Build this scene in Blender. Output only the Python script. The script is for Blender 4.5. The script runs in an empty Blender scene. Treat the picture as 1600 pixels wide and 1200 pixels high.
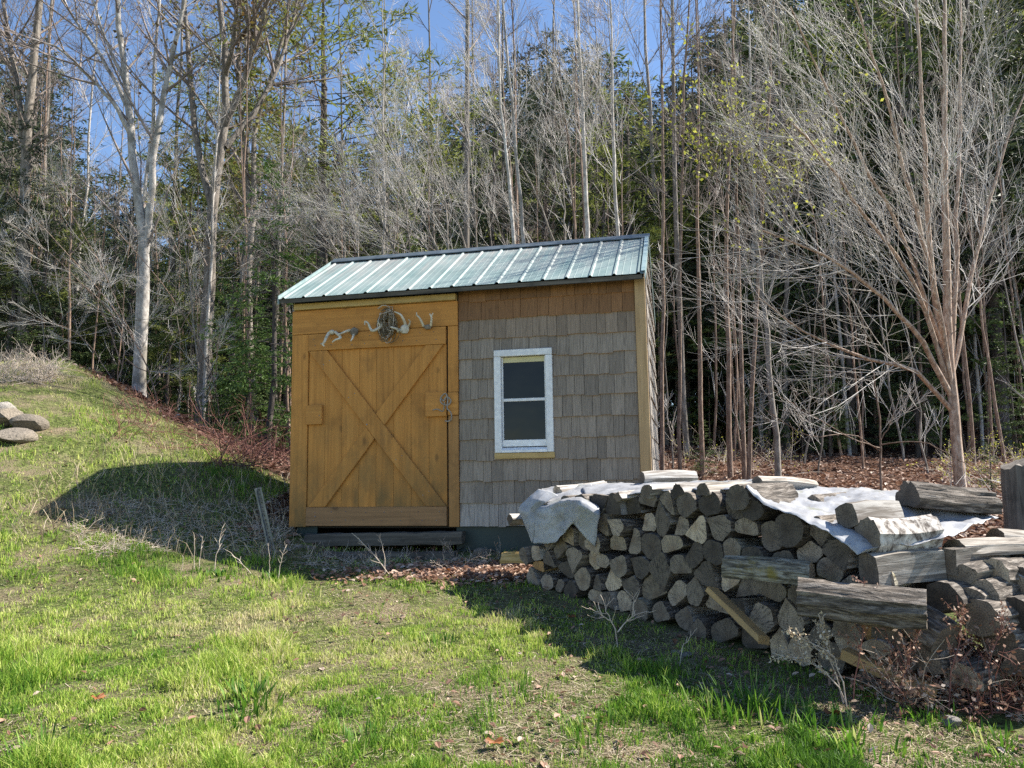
import bpy, math, random
import numpy as np
from mathutils import Vector, Matrix

# ------------------------------------------------------------------ camera, sky, sun, exposure
scene = bpy.context.scene
C = scene.collection
F_PX, PITCH, ROLL, CAM_Z = 1202.0, math.radians(6.725), math.radians(-0.888), 1.46
cam_data = bpy.data.cameras.new('camera')
cam_data.sensor_width = 36.0
cam_data.lens = F_PX * 36.0 / 1600.0
cam_data.clip_start, cam_data.clip_end = 0.05, 2000.0
cam = bpy.data.objects.new('camera', cam_data)
C.objects.link(cam)
CAM_ROT = Matrix.Rotation(math.pi / 2 + PITCH, 4, 'X') @ Matrix.Rotation(ROLL, 4, 'Z')
cam.matrix_world = Matrix.Translation((0, 0, CAM_Z)) @ CAM_ROT
scene.camera = cam

SUN_ELEV = math.radians(45.0)
SUN_VEC = Vector((0.978, 0.21, 0)).normalized()          # horizontal direction towards the sun
to_sun = Vector((SUN_VEC.x * math.cos(SUN_ELEV), SUN_VEC.y * math.cos(SUN_ELEV), math.sin(SUN_ELEV)))
world = bpy.data.worlds.new('World')
scene.world = world
world.use_nodes = True
wn = world.node_tree.nodes
sky = wn.new('ShaderNodeTexSky')
sky.sky_type = 'NISHITA'
sky.sun_disc = False
sky.sun_elevation = SUN_ELEV
sky.sun_rotation = math.atan2(SUN_VEC.x, SUN_VEC.y)
sky.air_density = 1.0
sky.dust_density = 0.0
sky.ozone_density = 3.0
sky.altitude = 1200.0
wn['Background'].inputs['Strength'].default_value = 0.09
world.node_tree.links.new(sky.outputs[0], wn['Background'].inputs['Color'])
sun_data = bpy.data.lights.new('sun', 'SUN')
sun_data.energy = 5.0
sun_data.angle = math.radians(0.5)
sun_data.color = (1.0, 0.94, 0.84)
sun = bpy.data.objects.new('sun', sun_data)
sun.rotation_euler = to_sun.to_track_quat('Z', 'Y').to_euler()
C.objects.link(sun)
scene.view_settings.view_transform = 'Standard'
scene.view_settings.look = 'None'
scene.view_settings.gamma = 1.0
scene.view_settings.use_curve_mapping = False
scene.view_settings.exposure = 1.42
scene.render.engine = 'CYCLES'
scene.cycles.use_denoising = False
scene.cycles.use_adaptive_sampling = False
scene.cycles.max_bounces = 6
scene.cycles.diffuse_bounces = 3
scene.cycles.glossy_bounces = 2
scene.cycles.transmission_bounces = 4
scene.cycles.transparent_max_bounces = 6
scene.cycles.sample_clamp_indirect = 4.0

random.seed(7)
rng = np.random.default_rng(7)

# ------------------------------------------------------------------ noise and terrain
_T = np.random.default_rng(99).random((256, 256))
def vnoise(x, y):
    x = np.asarray(x, float); y = np.asarray(y, float)
    xi = np.floor(x).astype(int); yi = np.floor(y).astype(int)
    fx = x - xi; fy = y - yi
    fx = fx * fx * (3 - 2 * fx); fy = fy * fy * (3 - 2 * fy)
    a = _T[xi % 256, yi % 256]; b = _T[(xi + 1) % 256, yi % 256]
    c = _T[xi % 256, (yi + 1) % 256]; d = _T[(xi + 1) % 256, (yi + 1) % 256]
    return (a * (1 - fx) + b * fx) * (1 - fy) + (c * (1 - fx) + d * fx) * fy
def fbm(x, y, o=4):
    s = 0; a = 0.5; t = 0
    for i in range(o):
        s = s + a * vnoise(np.asarray(x) * 2 ** i + 17.3 * i, np.asarray(y) * 2 ** i + 9.1 * i); t += a; a *= 0.5
    return s / t
def sstep(a, b, x):
    t = np.clip((np.asarray(x, float) - a) / (b - a), 0, 1)
    return t * t * (3 - 2 * t)
def ycrest(x):
    return 9.0 + np.clip(-np.asarray(x) - 2.5, 0, 6) * 0.62
def H(x, y):
    x = np.asarray(x, float); y = np.asarray(y, float)
    yy = np.where(y > 70, 70 + (y - 70) * 0.15, y)
    z = 0.108 * yy
    a = -x - 1.5
    a = np.where(a > 0, a, 0); a = a * a / (a + 0.35)
    a = 0.40 * (a - sstep(3.6, 7.5, a) * (a - 4.6))
    yc = ycrest(x)
    g = sstep(4.2, 1.0, (yc - y) * 0 + 0) * 0 + sstep(0, 1, (y - 4.4) / (yc - 4.4))
    g = g * (1 - 0.62 * sstep(0, 4.5, y - yc)) * (1 - sstep(25, 45, y))
    z = z + a * g
    n = (fbm(x * 0.9, y * 0.9) - 0.5) * 0.12 + (fbm(x * 4.1 + 5, y * 4.1) - 0.5) * 0.05
    # beside and under the shed and the pile the ground is even
    z = z + n * (0.35 + 0.65 * sstep(3, 6, np.hypot(x, y - 7)))
    z = z + sstep(10.5, 20, y) * (fbm(x * 0.25 + 3, y * 0.25, 3) - 0.5) * 1.1
    return z
def h1(x, y):
    return float(H(x, y))
R3 = np.array(CAM_ROT.to_3x3())
def pray(px, py):
    return R3 @ np.array([(px - 800) / F_PX, (600 - py) / F_PX, -1.0])
def at(px, py, t0=2.0, t1=60):
    """point of the terrain seen at a photo position"""
    d = pray(px, py); d = d / d[1]
    o = np.array([0, 0, CAM_Z])
    ts = np.arange(t0, t1, 0.04)
    P = o + ts[:, None] * d
    below = np.nonzero(P[:, 2] < H(P[:, 0], P[:, 1]))[0]
    t = ts[below[0]] if len(below) else t1
    p = o + t * d
    return Vector((p[0], p[1], h1(p[0], p[1])))
def pdep(px, py, y):
    d = pray(px, py); d = d / d[1] * y
    return Vector((d[0], d[1], CAM_Z + d[2]))

# ------------------------------------------------------------------ mesh helpers
def mesh_np(name, V, faces, mats, midx=None, smooth=False, attrs=None):
    """faces: list of int arrays (n,k)"""
    me = bpy.data.meshes.new(name)
    V = np.asarray(V, np.float32)
    me.vertices.add(len(V)); me.vertices.foreach_set('co', V.ravel())
    faces = [np.asarray(f, np.int32) for f in faces if len(f)]
    loops = np.concatenate([f.ravel() for f in faces])
    tot = np.concatenate([np.full(len(f), f.shape[1], np.int32) for f in faces])
    st = np.concatenate([[0], np.cumsum(tot)[:-1]]).astype(np.int32)
    me.loops.add(len(loops)); me.loops.foreach_set('vertex_index', loops)
    me.polygons.add(len(tot)); me.polygons.foreach_set('loop_start', st)
    try: me.polygons.foreach_set('loop_total', tot)
    except Exception: pass
    if midx is not None: me.polygons.foreach_set('material_index', np.asarray(midx, np.int32))
    me.polygons.foreach_set('use_smooth', np.full(len(tot), smooth))
    for m in (mats if isinstance(mats, (list, tuple)) else [mats]): me.materials.append(m)
    for k, v in (attrs or {}).items():
        a = me.attributes.new(k, 'FLOAT', 'POINT'); a.data.foreach_set('value', np.asarray(v, np.float32))
    me.update(calc_edges=True)
    return me
def link(name, me, parent=None, loc=None, rot=None, scale=None):
    o = bpy.data.objects.new(name, me); C.objects.link(o)
    if parent is not None: o.parent = parent
    if loc is not None: o.location = loc
    if rot is not None: o.rotation_euler = rot
    if scale is not None: o.scale = scale
    return o
def tag(o, label=None, cat=None, group=None, kind=None):
    if label: o['label'] = label
    if cat: o['category'] = cat
    if group: o['group'] = group
    if kind: o['kind'] = kind
    return o
class MB:
    def __init__(s): s.v = []; s.f = []; s.m = []
    def add(s, V, F, m=0):
        b = len(s.v); s.v += [tuple(v) for v in V]; s.f += [tuple(i + b for i in f) for f in F]; s.m += [m] * len(F)
    def box(s, x0, x1, y0, y1, z0, z1, m=0, M=None):
        V = [Vector(p) for p in ((x0,y0,z0),(x1,y0,z0),(x1,y1,z0),(x0,y1,z0),(x0,y0,z1),(x1,y0,z1),(x1,y1,z1),(x0,y1,z1))]
        if M is not None: V = [M @ v for v in V]
        s.add(V, [(0,3,2,1),(4,5,6,7),(0,1,5,4),(1,2,6,5),(2,3,7,6),(3,0,4,7)], m)
    def prism(s, poly, y0, y1, m=0, M=None):
        """poly in (x,z), extruded along y; counter-clockwise seen from -y"""
        n = len(poly)
        V = [Vector((x, y0, z)) for x, z in poly] + [Vector((x, y1, z)) for x, z in poly]
        if M is not None: V = [M @ v for v in V]
        s.add(V, [tuple(range(n)), tuple(range(2*n-1, n-1, -1))] + [(i, i+n, (i+1)%n+n, (i+1)%n) for i in range(n)], m)
    def tube(s, pts, rad, n=6, m=0, cap=True):
        pts = [Vector(p) for p in pts]
        if not isinstance(rad, (list, tuple)): rad = [rad] * len(pts)
        V = []
        ref = None
        for i, p in enumerate(pts):
            t = (pts[min(i+1, len(pts)-1)] - pts[max(i-1, 0)]).normalized()
            if ref is None:
                ref = t.orthogonal().normalized()
            ref = (ref - t * ref.dot(t)).normalized()
            b = t.cross(ref)
            for k in range(n):
                a = 2 * math.pi * k / n
                V.append(p + (ref * math.cos(a) + b * math.sin(a)) * rad[i])
        F = []
        for i in range(len(pts)-1):
            for k in range(n):
                F.append((i*n+k, i*n+(k+1)%n, (i+1)*n+(k+1)%n, (i+1)*n+k))
        if cap:
            F.append(tuple(range(n-1, -1, -1))); F.append(tuple(range((len(pts)-1)*n, len(pts)*n)))
        s.add(V, F, m)
    def mesh(s, name, mats, smooth=False, bevel=None):
        me = bpy.data.meshes.new(name); me.from_pydata(s.v, [], s.f)
        for m in (mats if isinstance(mats, (list, tuple)) else [mats]): me.materials.append(m)
        me.polygons.foreach_set('material_index', s.m)
        if smooth:
            me.polygons.foreach_set('use_smooth', [True] * len(s.f))
            me.set_sharp_from_angle(angle=math.radians(40))
        me.update()
        return me
    def build(s, name, mats, parent=None, smooth=False, bev=0.0):
        o = link(name, s.mesh(name, mats, smooth), parent)
        if bev:
            b = o.modifiers.new('bevel', 'BEVEL'); b.width = bev; b.segments = 1; b.limit_method = 'ANGLE'
        return o

# ------------------------------------------------------------------ materials
def node_mat(name):
    m = bpy.data.materials.new(name); m.use_nodes = True
    nt = m.node_tree; b = nt.nodes['Principled BSDF']
    return m, nt, b
def N(nt, t, **kw):
    n = nt.nodes.new(t)
    for k, v in kw.items():
        if k.startswith('i_'): n.inputs[k[2:]].default_value = v
        else: setattr(n, k, v)
    return n
def L(nt, a, b): nt.links.new(a, b)
def ramp(nt, fac, stops):
    r = nt.nodes.new('ShaderNodeValToRGB'); e = r.color_ramp.elements
    while len(e) > 1: e.remove(e[-1])
    e[0].position, e[0].color = stops[0][0], (*stops[0][1], 1)
    for p, c in stops[1:]:
        k = e.new(p); k.color = (*c, 1)
    L(nt, fac, r.inputs[0]); return r.outputs[0]
def coords(nt, scale=(1, 1, 1), kind='Object', rnd=0.0):
    tc = N(nt, 'ShaderNodeTexCoord'); mp = N(nt, 'ShaderNodeMapping'); mp.inputs['Scale'].default_value = scale
    L(nt, tc.outputs[kind], mp.inputs['Vector'])
    if rnd:
        oi = N(nt, 'ShaderNodeObjectInfo'); mm = N(nt, 'ShaderNodeMath', operation='MULTIPLY'); mm.inputs[1].default_value = rnd
        L(nt, oi.outputs['Random'], mm.inputs[0]); L(nt, mm.outputs[0], mp.inputs['Location'])
    return mp.outputs[0]
def noise(nt, vec, scale, detail=4, rough=0.55, dist=0.0):
    n = N(nt, 'ShaderNodeTexNoise'); n.inputs['Scale'].default_value = scale; n.inputs['Detail'].default_value = detail
    n.inputs['Roughness'].default_value = rough; n.inputs['Distortion'].default_value = dist
    L(nt, vec, n.inputs['Vector']); return n.outputs['Fac']
def mixc(nt, fac, a, b, mode='MIX'):
    m = N(nt, 'ShaderNodeMix', data_type='RGBA', blend_type=mode)
    for s, v in ((m.inputs[0], fac), (m.inputs[6], a), (m.inputs[7], b)):
        if hasattr(v, 'is_linked') or hasattr(v, 'links'): L(nt, v, s)
        elif isinstance(v, (int, float)): s.default_value = v
        else: s.default_value = (*v, 1)
    return m.outputs[2]
def mth(nt, op, a, b=0.0, c=None):
    m = N(nt, 'ShaderNodeMath', operation=op)
    for i, v in enumerate([a, b] + ([c] if c is not None else [])):
        if hasattr(v, 'links'): L(nt, v, m.inputs[i])
        else: m.inputs[i].default_value = v
    return m.outputs[0]
def bump(nt, b, h, strength=0.5, dist=0.01):
    n = N(nt, 'ShaderNodeBump'); n.inputs['Strength'].default_value = strength; n.inputs['Distance'].default_value = dist
    L(nt, h, n.inputs['Height']); L(nt, n.outputs[0], b.inputs['Normal'])
def objrand(nt): return N(nt, 'ShaderNodeObjectInfo').outputs['Random']

def wood(name, c1, c2, c3, grain='z', rough=0.8, sc=1.0, blotch=0.5, val=0.35, bs=0.5, knots=True, dirt=0.0):
    """weathered or painted board: grain along one object axis, blotches, knots, tone per piece"""
    m, nt, b = node_mat(name)
    s = {'z': (40*sc, 40*sc, 1.6*sc), 'x': (1.6*sc, 40*sc, 40*sc), 'y': (40*sc, 1.6*sc, 40*sc)}[grain]
    g = noise(nt, coords(nt, s, rnd=31.0), 1.0, 5, 0.65, 0.6)
    col = ramp(nt, g, [(0.3, c1), (0.52, c2), (0.75, c3)])
    bl = noise(nt, coords(nt, (1, 1, 1), rnd=17.0), 5.0 * sc, 4, 0.6)
    dk = tuple(x * 0.45 for x in c1)
    col = mixc(nt, mth(nt, 'MULTIPLY', ramp_f(nt, bl, 0.52, 0.72), blotch), col, dk)
    r = mth(nt, 'MULTIPLY_ADD', objrand(nt), val, 1 - val / 2)
    hs = N(nt, 'ShaderNodeHueSaturation'); L(nt, col, hs.inputs['Color']); L(nt, r, hs.inputs['Value'])
    col = hs.outputs[0]
    if knots:
        v = N(nt, 'ShaderNodeTexVoronoi'); v.inputs['Scale'].default_value = 1.0
        ks = {'z': (6*sc, 6*sc, 3*sc), 'x': (3*sc, 6*sc, 6*sc), 'y': (6*sc, 3*sc, 6*sc)}[grain]
        L(nt, coords(nt, ks, rnd=9.0), v.inputs['Vector'])
        k = ramp_f(nt, v.outputs['Distance'], 0.12, 0.05)
        col = mixc(nt, mth(nt, 'MULTIPLY', k, 0.7), col, dk)
    if dirt:      # splash dirt and algae that stay low on the boards
        tc_ = N(nt, 'ShaderNodeTexCoord'); sz_ = N(nt, 'ShaderNodeSeparateXYZ'); L(nt, tc_.outputs['Object'], sz_.inputs[0])
        low = ramp_f(nt, sz_.outputs[2], 1.25, 0.1); dn = noise(nt, coords(nt, (1, 1, 0.45), rnd=3.0), 4.2, 5, 0.65)
        col = mixc(nt, mth(nt, 'MULTIPLY', mth(nt, 'MULTIPLY', low, ramp_f(nt, dn, 0.42, 0.66)), dirt), col, (0.13, 0.095, 0.035))
        dn2 = noise(nt, coords(nt, (1, 1, 0.2), rnd=8.0), 9.0, 4, 0.6)
        col = mixc(nt, mth(nt, 'MULTIPLY', ramp_f(nt, dn2, 0.58, 0.75), 0.35), col, (0.16, 0.085, 0.03))
    L(nt, col, b.inputs['Base Color'])
    b.inputs['Roughness'].default_value = rough
    bump(nt, b, g, bs, 0.003)
    return m
def ramp_f(nt, fac, a, b_):
    r = N(nt, 'ShaderNodeMapRange'); r.inputs['From Min'].default_value = a; r.inputs['From Max'].default_value = b_
    L(nt, fac, r.inputs['Value']); return r.outputs[0]

def simple(name, c1, c2, scale=8, rough=0.8, metal=0.0, bs=0.3, kind='Object', val=0.2, bd=0.004):
    m, nt, b = node_mat(name)
    n = noise(nt, coords(nt, (1, 1, 1), kind, rnd=13.0), scale, 5, 0.6)
    col = ramp(nt, n, [(0.35, c1), (0.65, c2)])
    hs = N(nt, 'ShaderNodeHueSaturation'); L(nt, col, hs.inputs['Color'])
    L(nt, mth(nt, 'MULTIPLY_ADD', objrand(nt), val, 1 - val / 2), hs.inputs['Value'])
    L(nt, hs.outputs[0], b.inputs['Base Color'])
    b.inputs['Roughness'].default_value = rough; b.inputs['Metallic'].default_value = metal
    bump(nt, b, n, bs, bd)
    return m

def leafy(name, stops, rough=0.6, transl=0.4, attr='tone', objv=0.3):
    """thin foliage whose colour varies with a per-leaf attribute; lets light through"""
    m, nt, b = node_mat(name)
    a = N(nt, 'ShaderNodeAttribute'); a.attribute_name = attr
    col = ramp(nt, a.outputs['Fac'], stops)
    hs = N(nt, 'ShaderNodeHueSaturation'); L(nt, col, hs.inputs['Color'])
    L(nt, mth(nt, 'MULTIPLY_ADD', objrand(nt), objv, 1 - objv / 2), hs.inputs['Value'])
    col = hs.outputs[0]
    L(nt, col, b.inputs['Base Color']); b.inputs['Roughness'].default_value = rough
    b.inputs['Specular IOR Level'].default_value = 0.3
    t = N(nt, 'ShaderNodeBsdfTranslucent'); L(nt, col, t.inputs['Color'])
    mx = N(nt, 'ShaderNodeMixShader'); mx.inputs[0].default_value = transl
    L(nt, b.outputs[0], mx.inputs[1]); L(nt, t.outputs[0], mx.inputs[2])
    L(nt, mx.outputs[0], nt.nodes['Material Output'].inputs['Surface'])
    return m

def bark_mat(name, c1, c2, c3, sc=1.0, zs=0.25, bs=0.8, patch=None):
    m, nt, b = node_mat(name)
    v = coords(nt, (sc, sc, sc * zs), rnd=23.0)
    n = noise(nt, v, 22, 5, 0.7, 0.4)
    col = ramp(nt, n, [(0.3, c1), (0.5, c2), (0.7, c3)])
    if patch:
        p = noise(nt, coords(nt, (1, 1, 1), rnd=5.0), 3.0, 4)
        col = mixc(nt, ramp_f(nt, p, 0.5, 0.62), col, patch)
    hs = N(nt, 'ShaderNodeHueSaturation'); L(nt, col, hs.inputs['Color'])
    L(nt, mth(nt, 'MULTIPLY_ADD', objrand(nt), 0.45, 0.78), hs.inputs['Value'])
    L(nt, hs.outputs[0], b.inputs['Base Color']); b.inputs['Roughness'].default_value = 0.9
    bump(nt, b, n, bs, 0.02)
    return m

def wood_end(name, c1, c2, dark):
    """sawn log end: rings round the pith (object origin, in xz), radial checks, weathering"""
    m, nt, b = node_mat(name)
    tc = N(nt, 'ShaderNodeTexCoord'); sx = N(nt, 'ShaderNodeSeparateXYZ'); L(nt, tc.outputs['Object'], sx.inputs[0])
    r2 = mth(nt, 'SQRT', mth(nt, 'ADD', mth(nt, 'MULTIPLY', sx.outputs[0], sx.outputs[0]), mth(nt, 'MULTIPLY', sx.outputs[2], sx.outputs[2])))
    nz = noise(nt, coords(nt, (1, 1, 1), rnd=11.0), 14, 4, 0.6)
    rr = mth(nt, 'ADD', mth(nt, 'MULTIPLY', r2, 520.0), mth(nt, 'MULTIPLY', nz, 6.0))
    ring = mth(nt, 'MULTIPLY_ADD', mth(nt, 'SINE', rr), 0.5, 0.5)
    hw = mth(nt, 'MULTIPLY', ramp_f(nt, r2, 0.055, 0.02), 0.45)
    ang = mth(nt, 'ARCTAN2', sx.outputs[0], sx.outputs[2])
    cv = N(nt, 'ShaderNodeCombineXYZ'); L(nt, mth(nt, 'MULTIPLY', ang, 5.0), cv.inputs[0]); L(nt, mth(nt, 'MULTIPLY', r2, 3.0), cv.inputs[1])
    L(nt, mth(nt, 'MULTIPLY', objrand(nt), 50.0), cv.inputs[2])
    rad = noise(nt, cv.outputs[0], 1.7, 3, 0.7)
    crack = ramp_f(nt, mth(nt, 'ABSOLUTE', mth(nt, 'SUBTRACT', rad, 0.5)), 0.022, 0.006)
    col = mixc(nt, mth(nt, 'MULTIPLY', ring, 0.75), c1, c2)
    col = mixc(nt, hw, col, tuple(x * k_ for x, k_ in zip(c2, (0.95, 0.8, 0.65))))
    bl = noise(nt, coords(nt, (1, 1, 1), rnd=41.0), 22, 5, 0.65)
    col = mixc(nt, mth(nt, 'MULTIPLY', ramp_f(nt, bl, 0.48, 0.72), 0.7), col, dark)
    col = mixc(nt, mth(nt, 'MULTIPLY', crack, 0.85), col, (0.012, 0.01, 0.009))
    hs = N(nt, 'ShaderNodeHueSaturation'); L(nt, col, hs.inputs['Color'])
    L(nt, mth(nt, 'MULTIPLY_ADD', objrand(nt), 0.95, 0.45), hs.inputs['Value'])
    L(nt, hs.outputs[0], b.inputs['Base Color']); b.inputs['Roughness'].default_value = 0.85
    bump(nt, b, mth(nt, 'SUBTRACT', mth(nt, 'ADD', mth(nt, 'MULTIPLY', ring, 0.2), mth(nt, 'MULTIPLY', bl, 0.4)), crack), 0.45, 0.003)
    return m

M = {}
M['shingle'] = wood('weathered_cedar', (0.125, 0.098, 0.074), (0.245, 0.20, 0.158), (0.41, 0.35, 0.285), blotch=0.45, val=0.42, sc=1.3, bs=0.9)
M['shingle_warm'] = wood('half_weathered_cedar', (0.13, 0.09, 0.06), (0.24, 0.18, 0.13), (0.38, 0.30, 0.23), blotch=0.5, val=0.35, sc=1.3, bs=0.9)
M['shingle_brown'] = wood('unweathered_cedar', (0.13, 0.06, 0.022), (0.215, 0.105, 0.042), (0.31, 0.165, 0.075), blotch=0.45, val=0.4, sc=1.3, bs=0.8)
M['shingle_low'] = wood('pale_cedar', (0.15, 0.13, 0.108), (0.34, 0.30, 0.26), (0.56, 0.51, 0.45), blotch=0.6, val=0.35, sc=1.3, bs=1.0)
M['orange'] = wood('orange_stain', (0.37, 0.158, 0.03), (0.48, 0.21, 0.042), (0.56, 0.26, 0.06), blotch=0.4, val=0.16, bs=0.4, sc=0.8, dirt=0.75)
M['orange_x'] = wood('orange_stain_rail', (0.37, 0.16, 0.032), (0.48, 0.212, 0.044), (0.55, 0.26, 0.06), grain='x', blotch=0.4, val=0.14, bs=0.35, sc=0.8)
M['brown_x'] = wood('brown_stain_rail', (0.22, 0.115, 0.045), (0.29, 0.155, 0.065), (0.35, 0.19, 0.08), grain='x', blotch=0.5, val=0.1, bs=0.35, sc=0.8)
M['brown_z'] = wood('brown_stain', (0.26, 0.125, 0.035), (0.33, 0.165, 0.05), (0.38, 0.20, 0.07), blotch=0.5, val=0.1, bs=0.35, sc=0.8)
M['tan'] = wood('tan_trim', (0.33, 0.21, 0.10), (0.42, 0.28, 0.14), (0.50, 0.34, 0.18), val=0.1, bs=0.3, blotch=0.2)
M['pale_x'] = wood('raw_pine', (0.34, 0.23, 0.09), (0.45, 0.31, 0.12), (0.55, 0.40, 0.18), grain='x', val=0.1, bs=0.3, blotch=0.5)
M['white'] = simple('chalky_white_paint', (0.62, 0.62, 0.62), (0.78, 0.78, 0.77), 25, 0.6, bs=0.2)
M['cream'] = simple('cream_blind', (0.55, 0.50, 0.28), (0.62, 0.57, 0.34), 6, 0.8)
M['dark_in'] = simple('dark_interior_boards', (0.018, 0.016, 0.013), (0.035, 0.03, 0.024), 6, 0.9)
M['grey_beam'] = wood('grey_beam', (0.045, 0.038, 0.028), (0.09, 0.078, 0.06), (0.16, 0.14, 0.115), grain='x', blotch=0.6, val=0.3, bs=1.0)
M['grey_post'] = wood('grey_post', (0.05, 0.042, 0.034), (0.12, 0.103, 0.087), (0.22, 0.195, 0.17), grain='z', blotch=0.6, val=0.2, bs=1.0)
M['teal'] = simple('teal_board', (0.014, 0.028, 0.026), (0.026, 0.048, 0.043), 4, 0.6)
M['stone'] = simple('field_stone', (0.15, 0.135, 0.12), (0.33, 0.305, 0.27), 9, 0.9, bs=0.9, bd=0.02)
M['stone_brown'] = simple('brown_stone', (0.10, 0.085, 0.066), (0.23, 0.195, 0.155), 9, 0.9, bs=0.9, bd=0.02)
M['steel'] = simple('galvanised_steel', (0.13, 0.145, 0.17), (0.24, 0.26, 0.30), 20, 0.5, metal=0.5)
M['rope'] = simple('grey_rope', (0.22, 0.2, 0.17), (0.38, 0.35, 0.31), 60, 0.9, bs=0.8)
M['bone'] = simple('weathered_antler', (0.42, 0.37, 0.28), (0.66, 0.61, 0.50), 30, 0.7, bs=0.4)
M['vine'] = simple('dry_vine', (0.07, 0.055, 0.035), (0.19, 0.15, 0.09), 40, 0.9)
M['end_grey'] = wood_end('log_end_grey', (0.33, 0.268, 0.20), (0.205, 0.16, 0.115), (0.095, 0.073, 0.052))
M['end_dark'] = wood_end('log_end_dark', (0.16, 0.128, 0.096), (0.095, 0.075, 0.056), (0.045, 0.036, 0.028))
M['end_tan'] = wood_end('log_end_tan', (0.46, 0.37, 0.26), (0.33, 0.25, 0.17), (0.17, 0.13, 0.095))
M['end_orange'] = wood_end('log_end_orange', (0.62, 0.36, 0.14), (0.46, 0.26, 0.10), (0.30, 0.16, 0.07))
M['log_bark'] = None
def log_side(name, c1, c2, c3, s, bs, bd, moss=0.0):
    m, nt, b = node_mat(name)
    n = noise(nt, coords(nt, s, rnd=29.0), 1.0, 5, 0.7, 0.5)
    col = ramp(nt, n, [(0.40, c1), (0.5, c2), (0.62, c3)])
    if moss:
        p = noise(nt, coords(nt, (1, 1, 1), rnd=7.0), 7.0, 4)
        col = mixc(nt, mth(nt, 'MULTIPLY', ramp_f(nt, p, 0.55, 0.7), moss), col, (0.22, 0.17, 0.03))
    hs = N(nt, 'ShaderNodeHueSaturation'); L(nt, col, hs.inputs['Color'])
    L(nt, mth(nt, 'MULTIPLY_ADD', objrand(nt), 0.5, 0.75), hs.inputs['Value'])
    L(nt, hs.outputs[0], b.inputs['Base Color']); b.inputs['Roughness'].default_value = 0.9
    bump(nt, b, n, bs, bd); return m
M['log_bark'] = log_side('log_bark', (0.04, 0.032, 0.025), (0.12, 0.098, 0.078), (0.27, 0.235, 0.20), (55, 9, 55), 1.0, 0.018)
M['log_bark_moss'] = log_side('log_bark_moss', (0.06, 0.05, 0.035), (0.18, 0.155, 0.11), (0.36, 0.33, 0.26), (55, 9, 55), 1.0, 0.018, 0.9)
M['log_birch'] = log_side('log_birch_bark', (0.07, 0.055, 0.045), (0.30, 0.27, 0.24), (0.50, 0.47, 0.43), (16, 22, 16), 0.7, 0.008)
M['log_split'] = log_side('split_wood_grey', (0.13, 0.11, 0.09), (0.26, 0.228, 0.19), (0.42, 0.38, 0.33), (45, 3, 45), 0.8, 0.006)
M['log_split_pale'] = log_side('split_wood_pale', (0.17, 0.145, 0.12), (0.34, 0.315, 0.285), (0.50, 0.475, 0.44), (45, 3, 45), 0.6, 0.005)
M['log_split_yellow'] = log_side('split_wood_yellow', (0.30, 0.19, 0.06), (0.42, 0.28, 0.10), (0.52, 0.37, 0.17), (45, 3, 45), 0.6, 0.005)

def tarp_mat():
    m, nt, b = node_mat('old_white_tarp')
    n = noise(nt, coords(nt), 5, 4); f = noise(nt, coords(nt), 40, 4)
    col = ramp(nt, n, [(0.3, (0.30, 0.31, 0.335)), (0.6, (0.46, 0.47, 0.495))])
    g = noise(nt, coords(nt), 3.1, 5, 0.6)
    col = mixc(nt, mth(nt, 'MULTIPLY', ramp_f(nt, g, 0.56, 0.68), 0.55), col, (0.20, 0.22, 0.08))
    col = mixc(nt, mth(nt, 'MULTIPLY', ramp_f(nt, f, 0.52, 0.7), 0.5), col, (0.2, 0.18, 0.15))
    L(nt, col, b.inputs['Base Color']); b.inputs['Roughness'].default_value = 0.42
    bump(nt, b, n, 0.4, 0.02)
    t = N(nt, 'ShaderNodeBsdfTranslucent'); L(nt, col, t.inputs['Color'])
    mx = N(nt, 'ShaderNodeMixShader'); mx.inputs[0].default_value = 0.25
    L(nt, b.outputs[0], mx.inputs[1]); L(nt, t.outputs[0], mx.inputs[2]); L(nt, mx.outputs[0], nt.nodes['Material Output'].inputs['Surface'])
    return m
M['tarp'] = tarp_mat()
M['butt'] = simple('fresh_cedar_butts', (0.34, 0.17, 0.075), (0.52, 0.30, 0.15), 30, 0.9)

def roof_mat():
    m, nt, b = node_mat('faded_teal_roofing')
    n = noise(nt, coords(nt, (2, 1, 1)), 2.2, 5, 0.6)
    st = noise(nt, coords(nt, (9, 1.2, 1.2)), 1.4, 5, 0.7)
    col = ramp(nt, n, [(0.35, (0.15, 0.225, 0.215)), (0.5, (0.20, 0.27, 0.26)), (0.66, (0.26, 0.31, 0.295))])
    sx = N(nt, 'ShaderNodeSeparateXYZ'); tc = N(nt, 'ShaderNodeTexCoord'); L(nt, tc.outputs['Object'], sx.inputs[0])
    up = ramp_f(nt, sx.outputs[2], 2.35, 2.85)
    d = mth(nt, 'MULTIPLY', ramp_f(nt, st, 0.36, 0.66), mth(nt, 'MULTIPLY_ADD', up, 0.6, 0.10))
    col = mixc(nt, d, col, (0.27, 0.225, 0.205))
    L(nt, col, b.inputs['Base Color'])
    L(nt, mth(nt, 'MULTIPLY_ADD', n, 0.3, 0.42), b.inputs['Roughness']); b.inputs['Metallic'].default_value = 0.0
    bump(nt, b, n, 0.15, 0.01)
    return m
M['roof'] = roof_mat()
M['ridge'] = simple('dark_ridge_metal', (0.05, 0.065, 0.075), (0.10, 0.12, 0.135), 8, 0.4)
M['flash'] = simple('aged_edge_metal', (0.18, 0.26, 0.27), (0.3, 0.38, 0.38), 8, 0.4)

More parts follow.
